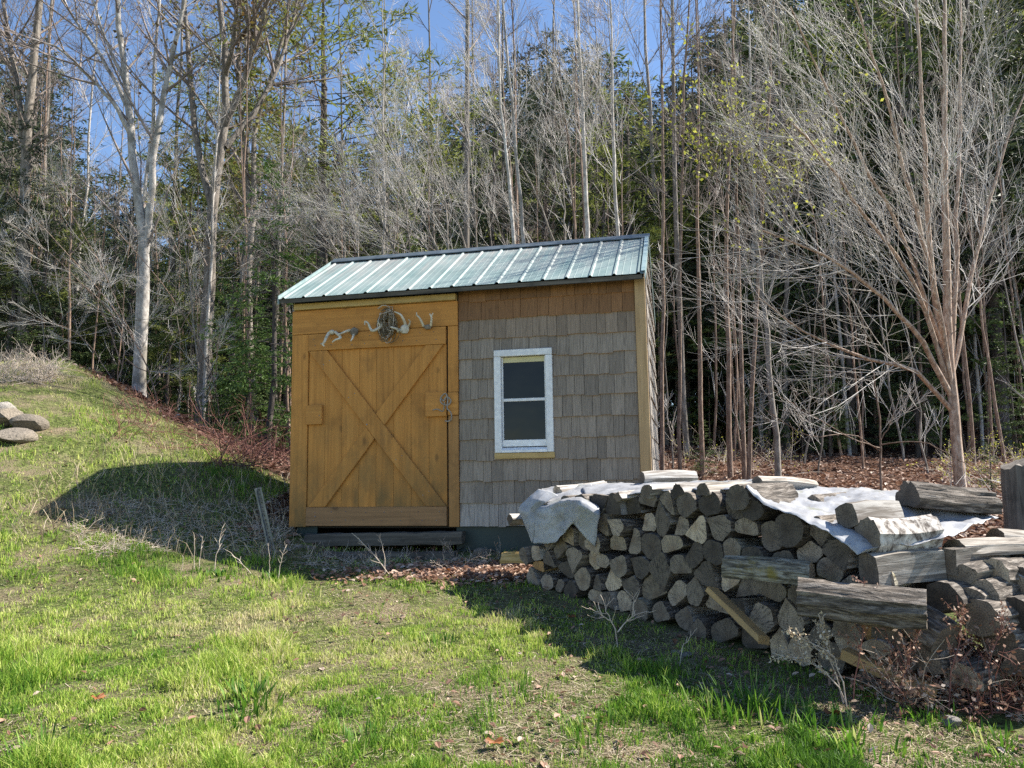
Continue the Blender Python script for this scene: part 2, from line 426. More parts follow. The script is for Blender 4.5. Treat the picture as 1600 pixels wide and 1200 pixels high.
def glass_mat():
    """old window glass over an unlit room: nearly black, mirror-smooth"""
    m, nt, b = node_mat('window_glass')
    n = noise(nt, coords(nt), 3.0, 2)
    L(nt, ramp(nt, n, [(0.3, (0.006, 0.006, 0.005)), (0.7, (0.014, 0.013, 0.011))]), b.inputs['Base Color'])
    b.inputs['Roughness'].default_value = 0.04; b.inputs['IOR'].default_value = 1.33
    bump(nt, b, n, 0.15, 0.02)
    return m
M['glass'] = glass_mat()

M['bark_white'] = bark_mat('bark_pale_grey', (0.19, 0.17, 0.15), (0.40, 0.37, 0.34), (0.56, 0.54, 0.50), 1.0, 0.5, 0.4, (0.22, 0.2, 0.17))
M['bark_birch'] = bark_mat('bark_peeling', (0.13, 0.08, 0.055), (0.34, 0.235, 0.17), (0.55, 0.46, 0.38), 1.2, 0.3, 0.6)
M['bark_grey'] = bark_mat('bark_grey', (0.07, 0.06, 0.048), (0.18, 0.155, 0.13), (0.33, 0.295, 0.26), 1.0, 0.25, 0.8)
M['bark_brown'] = bark_mat('bark_brown', (0.09, 0.055, 0.038), (0.21, 0.14, 0.10), (0.40, 0.30, 0.235), 1.2, 0.3, 0.6)
M['bark_dark'] = bark_mat('bark_dark', (0.03, 0.024, 0.02), (0.08, 0.065, 0.055), (0.15, 0.13, 0.11), 1.0, 0.2, 0.9)
M['twig'] = simple('twig_silver', (0.33, 0.30, 0.275), (0.58, 0.545, 0.505), 3, 0.75, val=0.35)
M['twig_dark'] = simple('twig_purple_grey', (0.12, 0.095, 0.082), (0.27, 0.22, 0.195), 3, 0.8, val=0.3)
M['needle_dark'] = leafy('needles_dark', [(0, (0.028, 0.042, 0.022)), (0.5, (0.058, 0.08, 0.038)), (1, (0.11, 0.14, 0.065))], transl=0.2)
M['needle_mid'] = leafy('needles_mid', [(0, (0.05, 0.08, 0.025)), (0.5, (0.095, 0.14, 0.042)), (1, (0.17, 0.22, 0.075))], transl=0.3)
M['needle_fir'] = leafy('needles_fir', [(0, (0.04, 0.08, 0.02)), (0.5, (0.085, 0.15, 0.035)), (1, (0.18, 0.26, 0.07))], transl=0.3)
M['needle_light'] = leafy('needles_light', [(0, (0.11, 0.135, 0.03)), (0.5, (0.19, 0.22, 0.05)), (1, (0.30, 0.32, 0.09))], transl=0.35)
M['bud'] = leafy('spring_leaf', [(0, (0.22, 0.25, 0.03)), (0.5, (0.36, 0.38, 0.05)), (1, (0.50, 0.50, 0.10))], transl=0.45)
M['bud_rust'] = leafy('budding_leaf', [(0, (0.15, 0.08, 0.03)), (0.4, (0.20, 0.16, 0.04)), (1, (0.30, 0.30, 0.08))], transl=0.4)
M['grass'] = leafy('grass_blades', [(0, (0.045, 0.11, 0.014)), (0.35, (0.12, 0.25, 0.025)), (0.6, (0.31, 0.43, 0.06)), (0.8, (0.48, 0.52, 0.14)), (1, (0.56, 0.49, 0.29))], transl=0.4, objv=0.0)
M['grass_bright'] = leafy('fresh_blades', [(0, (0.045, 0.13, 0.014)), (0.5, (0.10, 0.22, 0.02)), (0.85, (0.22, 0.34, 0.05)), (1, (0.45, 0.42, 0.18))], transl=0.4)
M['straw'] = leafy('dry_straw', [(0, (0.13, 0.095, 0.06)), (0.5, (0.36, 0.285, 0.185)), (1, (0.66, 0.57, 0.43))], transl=0.2, objv=0.1)
M['dead_leaf'] = leafy('dead_leaves', [(0, (0.09, 0.045, 0.03)), (0.5, (0.22, 0.115, 0.075)), (0.85, (0.38, 0.24, 0.17)), (1, (0.55, 0.45, 0.37))], transl=0.2, objv=0.1)
M['orange_leaf'] = leafy('orange_leaf', [(0, (0.17, 0.06, 0.02)), (1, (0.30, 0.12, 0.04))], transl=0.2)
M['stalk'] = simple('dry_stalk', (0.32, 0.25, 0.19), (0.58, 0.50, 0.42), 20, 0.8)
M['stalk_red'] = simple('red_stalk', (0.14, 0.05, 0.04), (0.27, 0.12, 0.09), 20, 0.8)

def ground_mat():
    m, nt, b = node_mat('lawn_and_litter')
    v = coords(nt)
    a = N(nt, 'ShaderNodeAttribute'); a.attribute_name = 'litter'
    n1 = noise(nt, v, 1.6, 6, 0.65); n2 = noise(nt, v, 22, 6, 0.75); n3 = noise(nt, v, 70, 4, 0.7)
    lawn = ramp(nt, n2, [(0.32, (0.03, 0.024, 0.014)), (0.44, (0.07, 0.08, 0.028)), (0.54, (0.13, 0.17, 0.045)), (0.68, (0.28, 0.25, 0.13))])
    straw = ramp(nt, n3, [(0.3, (0.10, 0.075, 0.05)), (0.5, (0.24, 0.19, 0.12)), (0.7, (0.40, 0.33, 0.23))])
    lawn = mixc(nt, ramp_f(nt, n1, 0.47, 0.63), lawn, straw)
    lit = ramp(nt, n3, [(0.3, (0.05, 0.028, 0.02)), (0.5, (0.15, 0.08, 0.055)), (0.7, (0.30, 0.19, 0.14))])
    lit = mixc(nt, ramp_f(nt, n2, 0.35, 0.7), (0.07, 0.04, 0.028), lit)
    col = mixc(nt, a.outputs['Fac'], lawn, lit)
    L(nt, col, b.inputs['Base Color']); b.inputs['Roughness'].default_value = 0.95
    b.inputs['Specular IOR Level'].default_value = 0.1
    bump(nt, b, mth(nt, 'ADD', n2, mth(nt, 'MULTIPLY', n3, 0.5)), 1.0, 0.04)
    return m
M['ground'] = ground_mat()

# ------------------------------------------------------------------ ground
def litter_amount(x, y):
    """1 in the woods, 0 on the lawn"""
    x = np.asarray(x, float); y = np.asarray(y, float)
    yb = np.where(x < -2.6, ycrest(x) + 0.25, np.where(x < 1.4, 7.35 - 0.07 * x, 6.1 - 0.05 * x))
    n = (fbm(x * 1.3, y * 1.3) - 0.5) * 1.1
    f = sstep(-0.35, 0.5, y - yb + n)
    # the litter at the shed's foot
    sx, sy = -0.1, 6.35
    f = np.maximum(f, 0.95 * sstep(0.62, 0.3, np.hypot((x - sx) / 1.3, (y - sy) / 0.6) + n * 0.2))
    return np.clip(f, 0, 1)
def axis(a, b, step, lo, hi, g=1.16):
    mid = list(np.arange(a, b, step)); s = step; p = a
    left = []
    while p > lo: s *= g; p -= s; left.append(p)
    s = step; p = mid[-1]; right = []
    while p < hi: s *= g; p += s; right.append(p)
    return np.array(left[::-1] + mid + right)
xs = axis(-9.5, 5.5, 0.055, -500, 500); ys = axis(0.6, 14, 0.055, -60, 700)
X, Y = np.meshgrid(xs, ys); nx, ny = len(xs), len(ys)
Z = H(X, Y)
lit = litter_amount(X, Y)
V = np.stack([X, Y, Z], -1).reshape(-1, 3)
ii = (np.arange(ny - 1)[:, None] * nx + np.arange(nx - 1)[None]).ravel()
ground_me = mesh_np('ground', V, [np.stack([ii, ii + 1, ii + 1 + nx, ii + nx], 1)], M['ground'], smooth=True, attrs={'litter': lit.ravel()})
tag(link('ground', ground_me), 'uneven grassy ground rising to a leaf-strewn wood', kind='structure')

# ------------------------------------------------------------------ the shed
YAW = 0.2175
SH = bpy.data.objects.new('wooden_shed', None); C.objects.link(SH)
SH.location = (-2.16, 7.5, 1.0); SH.rotation_euler = (0, 0, -YAW)
tag(SH, 'small wooden shed with orange door, grey cedar shingles and teal metal roof', 'shed')
W, D, HT = 3.436, 2.17, 2.19        # width, depth, wall height (z 0 at the foot of the wall)
UD = 1.70                            # where the door bay ends and the shingles begin
WX0, WX1, WZ0, WZ1 = 2.047, 2.59, 0.66, 1.605   # outer edge of the window casing

SHW = SH.matrix_world.copy()
_cs, _sn = math.cos(-YAW), math.sin(-YAW)
def shed_uw(px, py, v=0.0):
    """photo position -> (u, w) on the plane v of the shed"""
    d = pray(px, py); nrm = np.array([math.sin(YAW), math.cos(YAW), 0]); o = np.array([-2.16, 7.5, 1.0])
    c0 = np.array([0, 0, CAM_Z]); t = ((o - c0) @ nrm + v) / (d @ nrm); p = c0 + t * d - o
    return p @ np.array([math.cos(YAW), -math.sin(YAW), 0]), p[2]

# walls (sheathing behind the cladding), with a hole for the window
wb = MB()
wx0, wx1, wz0, wz1 = WX0 + 0.05, WX1 - 0.05, WZ0 + 0.09, WZ1 - 0.05
wb.box(0.02, wx0, 0.02, 0.06, 0, HT); wb.box(wx1, W - 0.02, 0.02, 0.06, 0, HT)
wb.box(wx0, wx1, 0.02, 0.06, 0, wz0); wb.box(wx0, wx1, 0.02, 0.06, wz1, HT)
wb.build('front_wall', M['dark_in'], SH)
gable = [(0.0, 0.0), (D, 0.0), (D, HT), (D / 2, HT + 0.63), (0.0, HT)]
def gable_wall(u0, u1, name, mat):
    mb = MB()
    n = 5
    V = [Vector((u0, v + 0.003, w)) for v, w in gable] + [Vector((u1, v + 0.003, w)) for v, w in gable]
    mb.add(V, [tuple(range(n - 1, -1, -1)), tuple(range(n, 2 * n))] + [(i, (i + 1) % n, (i + 1) % n + n, i + n) for i in range(n)])
    return mb.build(name, mat, SH)
gable_wall(-0.0, 0.017, 'side_wall', M['shingle'])
gable_wall(W - 0.017, W, 'side_wall', M['dark_in'])
mb = MB(); mb.box(0.02, W - 0.02, D - 0.04, D, 0, HT); mb.build('back_wall', M['dark_in'], SH)
mb = MB(); mb.box(0.02, W - 0.02, 0.065, D - 0.045, -0.02, 0.015); mb.build('floor_deck', M['dark_in'], SH)

# cedar shingles on the front: one object each, tapered, butted course over course
def shingle_mesh(name, mat, var):
    r = random.Random(var); mb = MB()
    t0, t1 = 0.019, 0.002
    e = [r.uniform(-0.004, 0.003) for _ in range(3)]
    # unit width, 0.215 long, front face towards -y
    V = [(0, 0, e[0]), (0.5, 0, e[1]), (1, 0, e[2]), (0, -t0, e[0]), (0.5, -t0 - 0.001, e[1]), (1, -t0, e[2]),
         (0, 0, 0.213), (0.5, 0, 0.213), (1, 0, 0.213), (0, -t1, 0.213), (0.5, -t1 - 0.001, 0.213), (1, -t1, 0.213)]
    Fq = [(3, 4, 10, 9), (4, 5, 11, 10), (0, 1, 4, 3), (1, 2, 5, 4), (0, 3, 9, 6), (2, 8, 11, 5), (6, 9, 10, 7), (7, 10, 11, 8), (0, 6, 7, 1), (1, 7, 8, 2)]
    mb.add(V, Fq); mb.m[2] = 1; mb.m[3] = 1; return mb.mesh(name, [mat, M['butt']])
SM = {k: [shingle_mesh('shingle', M[k], i * 7 + 3) for i in range(5)] for k in ('shingle', 'shingle_brown', 'shingle_low', 'shingle_warm')}
rs = random.Random(5)
course_w = [0.0, 0.205, 0.402, 0.596, 0.787, 0.977, 1.165, 1.350, 1.540, 1.722, 1.911, 2.085]
n_sh = 0
for ci, w0 in enumerate(course_w):
    w1 = course_w[ci + 1] if ci + 1 < len(course_w) else 2.19
    u = UD + 0.004
    uend = W - 0.085
    while u < uend - 0.03:
        wd = rs.choice([0.075, 0.09, 0.105, 0.12, 0.14, 0.155]) * rs.uniform(0.92, 1.08)
        if uend - (u + wd) < 0.06: wd = uend - u
        segs = [(u, u + wd)]
        ix0, ix1 = WX0 + 0.05, WX1 - 0.05
        hit = w0 < WZ1 - 0.03 and w0 + 0.2 > WZ0 - 0.02
        if hit and w0 > WZ0 - 0.03 and w0 + 0.2 < WZ1:            # beside the window: cut at the opening
            a, b_ = u, u + wd
            segs = [(p, q) for p, q in ((a, min(b_, ix0)), (max(a, ix1), b_)) if q - p > 0.012]
        elif hit and u < ix1 and u + wd > ix0:
            cuts = sorted({u, u + wd} | {c for c in (ix0, ix1) if u + 0.016 < c < u + wd - 0.016}); segs = list(zip(cuts[:-1], cuts[1:]))
        kind = 'shingle_brown' if ci >= 10 else 'shingle_warm' if ci == 9 else ('shingle_low' if ci == 0 else 'shingle')
        for a, b_ in segs:
            if b_ - a < 0.012: continue
            inwin = hit and a < ix1 - 0.017 and b_ > ix0 + 0.017
            z0 = w0 + rs.choice([0, 0, 0, 0.006, -0.007]) + rs.uniform(-0.003, 0.003); hs = 1.0; top = w0 + 0.213
            if inwin and w0 + 0.2 >= WZ1: z0 = WZ1 - 0.03
            if inwin and w0 <= WZ0 - 0.03: top = min(top, WZ0 - 0.01)
            top = min(top, HT + 0.02)
            hs = (top - z0) / 0.213
            if hs < 0.12: continue
            o = link('shingle', rs.choice(SM[kind]), SH, (a + 0.0015, 0.019 - rs.uniform(0, 0.004), z0), (rs.uniform(-0.012, 0.004), 0, rs.uniform(-0.01, 0.01)), (b_ - a - 0.003, 1, hs))
            n_sh += 1
        u += wd
# the sunlit side wall's shingles, seen edge-on
mb = MB()
for ci, w0 in enumerate(course_w + [2.28, 2.46, 2.62]):
    v = 0.0
    hw = D / 2 if w0 < HT - 0.1 else max(0, (HT + 0.63 - w0 - 0.1) / 0.63 * D / 2)
    v = D / 2 - hw
    while v < D / 2 + hw - 0.05:
        wd = rs.uniform(0.08, 0.15); x = W + 0.002; t = rs.uniform(0.010, 0.022)
        e = min(v + wd, D / 2 + hw)
        mb.add([(x, v, w0), (x, e, w0), (x, e, w0 + 0.2), (x, v, w0 + 0.2), (x + t, v + 0.002, w0), (x + t, e - 0.002, w0), (x + 0.003, e - 0.002, w0 + 0.2), (x + 0.003, v + 0.002, w0 + 0.2)],
               [(4, 5, 6, 7), (0, 1, 5, 4), (0, 4, 7, 3), (1, 2, 6, 5)])
        v += wd
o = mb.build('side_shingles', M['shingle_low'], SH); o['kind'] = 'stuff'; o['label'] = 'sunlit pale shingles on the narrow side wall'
# corner boards
mb = MB(); mb.box(W - 0.083, W + 0.012, -0.012, 0.018, -0.01, HT + 0.01); mb.build('corner_board', M['tan'], SH, bev=0.003)
mb = MB(); mb.box(W + 0.002, W + 0.024, 0.02, 0.07, -0.01, HT + 0.02); mb.build('corner_board', M['shingle_low'], SH)

# door bay
def board(name, mat, u0, u1, w0, w1, v0=-0.012, v1=0.018, bev=0.003, parent=SH):
    mb = MB(); mb.box(u0, u1, v0, v1, w0, w1); return mb.build(name, mat, parent, bev=bev)
tl = 0.175   # width of the left jamb
board('door_jamb', M['orange'], 0.0, tl, -0.005, 1.86)
board('door_jamb', M['orange'], UD - 0.098, UD, 1.235, 1.86)
board('door_jamb', M['brown_z'], UD - 0.098, UD, -0.005, 1.015, v0=-0.010)
board('door_header', M['orange_x'], 0.0, UD, 1.863, 2.10, v0=-0.016)
mb = MB(); mb.box(0.03, UD - 0.01, -0.055, 0.015, 2.103, 2.165); o = mb.build('eave_slat', M['pale_x'], SH, bev=0.004)
door = bpy.data.objects.new('door', None); C.objects.link(door); door.parent = SH; door.location = (tl + 0.006, -0.004, 0.005)
door['label'] = 'orange plank door with crossed braces'
DW, DH = 1.585 - tl - 0.006, 1.852
bw = DW / 8
rd = random.Random(3)
for i in range(8):
    mb = MB(); mb.box(i * bw + 0.0008, (i + 1) * bw - 0.0008, 0.004 + rd.uniform(0, 0.0015), 0.022, 0.0, DH)
    mb.build('plank', M['orange'], door, bev=0.0016)
board('rail', M['orange_x'], 0, DW, DH - 0.165, DH, v0=-0.024, v1=0.003, parent=door)
board('rail', M['brown_x'], 0, DW, 0.0, 0.175, v0=-0.024, v1=0.003, parent=door)
def brace(p, q, w, v0, v1):
    d = Vector((q[0] - p[0], q[1] - p[1])).normalized(); n = Vector((-d.y, d.x)) * w / 2
    lo, hi = 0.178, DH - 0.168
    # ends cut level with the rails
    def cut(P, z):
        t = (z - P.y) / d.y; return (P.x + d.x * t, z)
    a1, a2 = Vector(p) + n, Vector(p) - n
    zl, zh = (lo, hi)
    pts = [cut(a1, zl), cut(a2, zl), cut(a2, zh), cut(a1, zh)]
    pts = [(min(max(x, 0.004), DW - 0.004), z) for x, z in pts]
    area = sum(pts[i][0] * pts[(i+1) % 4][1] - pts[(i+1) % 4][0] * pts[i][1] for i in range(4))
    if area < 0: pts = pts[::-1]
    mb = MB(); mb.prism(pts, v0, v1)
    return mb.build('brace', M['orange'], door, bev=0.003)
brace((DW - 0.10, 0.178), (0.10, DH - 0.168), 0.15, -0.024, 0.003)     # the whole brace, top left to bottom right
X1, Z1, X2, Z2 = 0.11, 0.178, DW - 0.11, DH - 0.168
cx, cz = (X1 + X2) / 2, (Z1 + Z2) / 2
# the halved brace: two pieces butting against the whole one
dd = Vector((X2 - X1, Z2 - Z1)).normalized(); nn = Vector((-dd.y, dd.x)) * 0.068
bd = Vector((0.10 - (DW - 0.10), DH - 0.168 - 0.178)).normalized(); bn = Vector((-bd.y, bd.x)) * 0.0775
def isect(P, d1, Q, d2):
    den = d1.x * d2.y - d1.y * d2.x; t = ((Q.x - P.x) * d2.y - (Q.y - P.y) * d2.x) / den; return P + d1 * t
Bc = Vector((DW - 0.10, 0.178))
for sgn in (-1, 1):
    side = Bc + bn * (1 if (bn.dot(dd) * sgn > 0) else -1)
    a = isect(Vector((X1, Z1)) + nn, dd, side, bd); b2 = isect(Vector((X1, Z1)) - nn, dd, side, bd)
    zz = Z1 if sgn < 0 else Z2
    c_ = Vector((X1, Z1)) + nn; c_ = c_ + dd * ((zz - c_.y) / dd.y)
    d_ = Vector((X1, Z1)) - nn; d_ = d_ + dd * ((zz - d_.y) / dd.y)
    pts = [(p.x, p.y) for p in (a, b2, d_, c_)]
    pts = [(min(max(x, 0.004), DW - 0.004), z) for x, z in pts]
    area = sum(pts[i][0] * pts[(i+1) % 4][1] - pts[(i+1) % 4][0] * pts[i][1] for i in range(4))
    if area < 0: pts = pts[::-1]
    mb = MB(); mb.prism(pts, -0.022, 0.0035); mb.build('brace', M['orange'], door, bev=0.003)
board('hinge_block', M['orange_x'], -0.012, 0.155, 0.965, 1.155, v0=-0.03, v1=0.003, parent=door)
board('latch_block', M['orange_x'], DW - 0.20, DW + 0.004, 1.005, 1.235, v0=-0.03, v1=0.003, parent=door)
board('latch_plate', M['orange_x'], UD - 0.098, UD, 1.018, 1.232, v0=-0.026)
# nails
mb = MB(); rn = random.Random(12)
for i in range(8):
    for w_ in (0.05, 0.13, DH - 0.05, DH - 0.12):
        u_ = (i + 0.5) * bw + rn.uniform(-.03, .03); mb.tube([(u_, -0.0262, w_ + rn.uniform(-.01, .01)), (u_, -0.02, w_)], 0.0042, 6)
for f_ in (0.08, 0.3, 0.7, 0.92):
    for o_ in (-0.03, 0.03):
        mb.tube([(DW - 0.10 + (0.20 - DW) * f_ + o_, -0.0262, 0.178 + (DH - 0.346) * f_ + o_ * .6), (DW - 0.10 + (0.20 - DW) * f_ + o_, -0.02, 0.178 + (DH - 0.346) * f_ + o_ * .6)], 0.0042, 6)
nl = mb.build('nail_heads', M['steel'], door); nl['kind'] = 'stuff'
# small bolts
mb = MB()
for (u, w) in ((0.62, 0.95), (0.10, 0.09), (0.13, 1.05)):
    mb.tube([(u, -0.03, w), (u, -0.022, w)], 0.006, 6)
mb.build('bolt', M['steel'], door)
# rope tied through the hasp
rp = MB()
u0, w0 = 1.59, 1.13
pts = [(u0 - 0.05, -0.04, w0 + 0.05), (u0 - 0.02, -0.05, w0 + 0.02), (u0 + 0.01, -0.05, w0 + 0.06), (u0 + 0.05, -0.045, w0 + 0.02), (u0 + 0.02, -0.05, w0 - 0.02), (u0 - 0.04, -0.05, w0 + 0.0),
       (u0 - 0.05, -0.045, w0 + 0.05), (u0, -0.052, w0 + 0.09), (u0 + 0.02, -0.05, w0 + 0.03), (u0 + 0.015, -0.05, w0 - 0.05), (u0 + 0.05, -0.05, w0 - 0.09), (u0 + 0.055, -0.05, w0 - 0.15), (u0 + 0.02, -0.045, w0 - 0.17), (u0 - 0.01, -0.045, w0 - 0.165)]
def smooth_pts(P, k=3):
    P = [Vector(p) for p in P]; out = []
    for i in range(len(P) - 1):
        p0, p1, p2, p3 = P[max(i-1, 0)], P[i], P[i+1], P[min(i+2, len(P)-1)]
        for j in range(k):
            t = j / k
            out.append(0.5 * ((2*p1) + (p2-p0)*t + (2*p0-5*p1+4*p2-p3)*t*t + (3*p1-p0-3*p2+p3)*t**3))
    out.append(P[-1]); return out
rp.tube(smooth_pts(pts), 0.006, 6)
rp.tube(smooth_pts([(u0 - 0.13, -0.035, w0 - 0.06), (u0 - 0.08, -0.045, w0 - 0.055), (u0 - 0.03, -0.04, w0 - 0.075), (u0 - 0.01, -0.05, w0 + 0.01)]), 0.005, 6)
o = rp.build('rope', M['rope'], None, smooth=True)
o.matrix_world = Matrix.Translation(SH.location) @ Matrix.Rotation(-YAW, 4, 'Z')
tag(o, 'grey knotted rope tying the orange shed door shut at its hasp', 'rope')

# window
win = bpy.data.objects.new('window', None); C.objects.link(win); win.parent = SH; win.location = (WX0, 0, WZ0)
ww, wh = WX1 - WX0, WZ1 - WZ0
def wbox(name, mat, x0, x1, z0, z1, v0, v1, bev=0.003):
    mb = MB(); mb.box(x0, x1, v0, v1, z0, z1); return mb.build(name, mat, win, bev=bev)
wbox('casing', M['white'], 0, 0.062, 0.0, wh - 0.062, -0.022, 0.04)
wbox('casing', M['white'], ww - 0.06, ww, 0.0, wh - 0.062, -0.022, 0.04)
wbox('casing', M['white'], 0, ww, wh - 0.06, wh, -0.024, 0.04)
wbox('sash_rail', M['white'], 0.064, ww - 0.062, 0.055, 0.115, 0.012, 0.04)
wbox('sash_rail', M['white'], 0.064, ww - 0.062, 0.468, 0.495, 0.012, 0.038)
wbox('sash_stile', M['white'], 0.064, 0.078, 0.117, wh - 0.064, 0.014, 0.04)
wbox('sash_stile', M['white'], ww - 0.077, ww - 0.063, 0.117, wh - 0.064, 0.014, 0.04)
mb = MB(); mb.add([(0.062, -0.03, 0.022), (ww - 0.06, -0.03, 0.022), (ww - 0.06, 0.03, 0.052), (0.062, 0.03, 0.052), (0.062, -0.03, 0.0), (ww - 0.06, -0.03, 0.0), (ww - 0.06, 0.03, 0.0), (0.062, 0.03, 0.0)],
                  [(0, 1, 2, 3), (4, 5, 1, 0), (7, 3, 2, 6), (4, 0, 3, 7), (5, 6, 2, 1), (4, 7, 6, 5)]); mb.build('sill', M['white'], win)
wbox('sill_board', M['pale_x'], -0.004, ww + 0.008, -0.055, -0.003, -0.022, 0.018)
wbox('blind', M['cream'], 0.079, ww - 0.078, wh - 0.115, wh - 0.066, 0.022, 0.03, bev=0)
g1 = wbox('pane', M['glass'], 0.079, ww - 0.078, 0.116, 0.467, 0.030, 0.034, bev=0)
g2 = wbox('pane', M['glass'], 0.079, ww - 0.078, 0.496, wh - 0.116, 0.030, 0.034, bev=0)
# things on a stud dimly seen behind the glass
wbox('inner_stud', M['grey_post'], 0.03, 0.13, 0.0, wh, 0.10, 0.14)

# metal roof: four ribbed sheets on the front slope, four on the back, ridge cap, edge flashings
EV, EH, RV, RH = -0.15, 2.185, D / 2 + 0.0, 2.895
U0, U1 = -0.085, 3.452
pitch = math.atan2(RH - EH, RV - EV)
def roof_profile(a, b):
    """(u, height) along a sheet, with ribs every 0.2145"""
    out = []; rib0 = U0 + 0.055
    k = 0; pts = [(a, 0.0)]
    while True:
        c = rib0 + k * 0.2145; k += 1
        if c > b + 0.02: break
        if c < a - 0.02: continue
        pts += [(c - 0.02, 0.0), (c - 0.008, 0.014), (c + 0.008, 0.014), (c + 0.02, 0.0)]
        for q in (0.065, 0.13):
            pts += [(c + q, 0.0), (c + q + 0.005, 0.0025), (c + q + 0.01, 0.0)]
    pts.append((b, 0.0))
    pts = [p for p in pts if a <= p[0] <= b]
    pts.sort(); return pts
def roof_sheet(a, b, back, z_off):
    pr = roof_profile(a, b); n = len(pr); mb = MB()
    t = 0.0025; V = []
    rows = 6
    for j in range(rows + 1):
        f = j / rows
        for u, h in pr:
            v = EV + (RV - EV) * f; w = EH + (RH - EH) * f + h + z_off
            if back: v = D - v
            V.append((u, v, w))
    m = len(V)
    V += [(x, y, z - t) for x, y, z in V]
    Fq = []
    for j in range(rows):
        for i in range(n - 1):
            q = (j*n + i, j*n + i + 1, (j+1)*n + i + 1, (j+1)*n + i)
            if back: q = q[::-1]
            Fq.append(q); Fq.append(tuple(x + m for x in q[::-1]))
    for i in range(n - 1): Fq.append((i, i + m, i + 1 + m, i + 1))
    for j in range(rows):
        Fq.append((j*n, (j+1)*n, (j+1)*n + m, j*n + m)); Fq.append((j*n + n-1, j*n + n-1 + m, (j+1)*n + n-1 + m, (j+1)*n + n-1))
    mb.add(V, Fq); return mb.build('roof_panel', M['roof'], SH)
edges = [U0, U0 + 0.915, U0 + 1.77, U0 + 2.63, U1]
for i in range(4):
    for back in (False, True):
        roof_sheet(edges[i], edges[i + 1] + (0.02 if i < 3 else 0), back, 0.016 + 0.0015 * i)
mb = MB()
cp = 0.10
sl = (RH - EH) / (RV - EV)
prof = [(RV - cp, RH - cp * sl + 0.045), (RV - 0.015, RH + 0.047), (RV + 0.015, RH + 0.047), (RV + cp, RH - cp * sl + 0.045), (RV + cp, RH - cp * sl + 0.036), (RV, RH + 0.035), (RV - cp, RH - cp * sl + 0.036)]
n = len(prof)
V = [(U0 + 0.0, v, w) for v, w in prof] + [(U1 + 0.02, v, w) for v, w in prof]
mb.add(V, [tuple(range(n)), tuple(range(2*n-1, n-1, -1))] + [(i, (i+1) % n, (i+1) % n + n, i + n) for i in range(n)])
mb.build('ridge_cap', M['ridge'], SH)
for s, uu in (('a', U0 - 0.004), ('b', U1 + 0.002)):
    for back in (False, True):
        mb = MB(); a = Vector((0, EV, EH + 0.012)); b_ = Vector((0, RV, RH + 0.012))
        V = []
        for p in (a, b_):
            for du, dz in ((0, -0.05), (0.008, -0.05), (0.008, 0.034), (-0.03 if s == 'b' else 0.0, 0.034), (-0.03 if s == 'b' else 0.0, 0.028), (0, 0.028)):
                v = p.y if not back else D - p.y
                V.append((uu + du, v, p.z + dz))
        k = 6
        mb.add(V, [(i, (i+1) % k, (i+1) % k + k, i + k) for i in range(k)] + [tuple(range(k)), tuple(range(2*k-1, k-1, -1))])
        mb.build('edge_flashing', M['flash'], SH)
# roof deck and fascia
mb = MB()
V = []
for u in (0.0, W):
    V += [(u, EV + 0.015, EH - 0.005), (u, RV, RH - 0.005), (u, D - EV - 0.015, EH - 0.005), (u, D - EV - 0.015, EH - 0.03), (u, RV, RH - 0.03), (u, EV + 0.015, EH - 0.03)]
mb.add(V, [(i, (i+1) % 6, (i+1) % 6 + 6, i + 6) for i in range(6)] + [tuple(range(6)), tuple(range(11, 5, -1))])
mb.build('roof_deck', M['dark_in'], SH)
mb = MB(); mb.box(U0 + 0.02, U1 - 0.02, EV + 0.012, EV + 0.03, EH - 0.025, EH + 0.012); mb.build('fascia', M['grey_beam'], SH)

# footing: teal skirting, posts, old beams and a stone under the door
mb = MB(); mb.box(0.06, 0.27, 0.04, 0.06, -0.34, -0.004); mb.build('skirting', M['teal'], SH)
mb = MB(); mb.box(1.66, W - 0.03, 0.04, 0.06, -0.34, -0.004); mb.build('skirting', M['teal'], SH)
mb = MB(); mb.box(0.06, W - 0.04, D - 0.08, D - 0.05, -0.6, -0.03); mb.build('skirting', M['teal'], SH)
mb = MB(); mb.box(0.0, 0.045, 0.02, 0.12, -0.36, -0.007); mb.build('corner_post', M['grey_beam'], SH)
mb = MB(); mb.box(W - 0.06, W, 0.02, 0.12, -0.36, -0.012); mb.build('corner_post', M['grey_beam'], SH)
mb = MB(); mb.box(W - 0.03, W - 0.005, 0.125, D, -0.5, -0.007); mb.build('skirting', M['teal'], SH)
mb = MB(); mb.box(0.0, 0.03, 0.125, D, -0.5, -0.007); mb.build('skirting', M['teal'], SH)
def shed_pt(u, v, w): return Vector(SH.location) + Matrix.Rotation(-YAW, 3, 'Z') @ Vector((u, v, w))
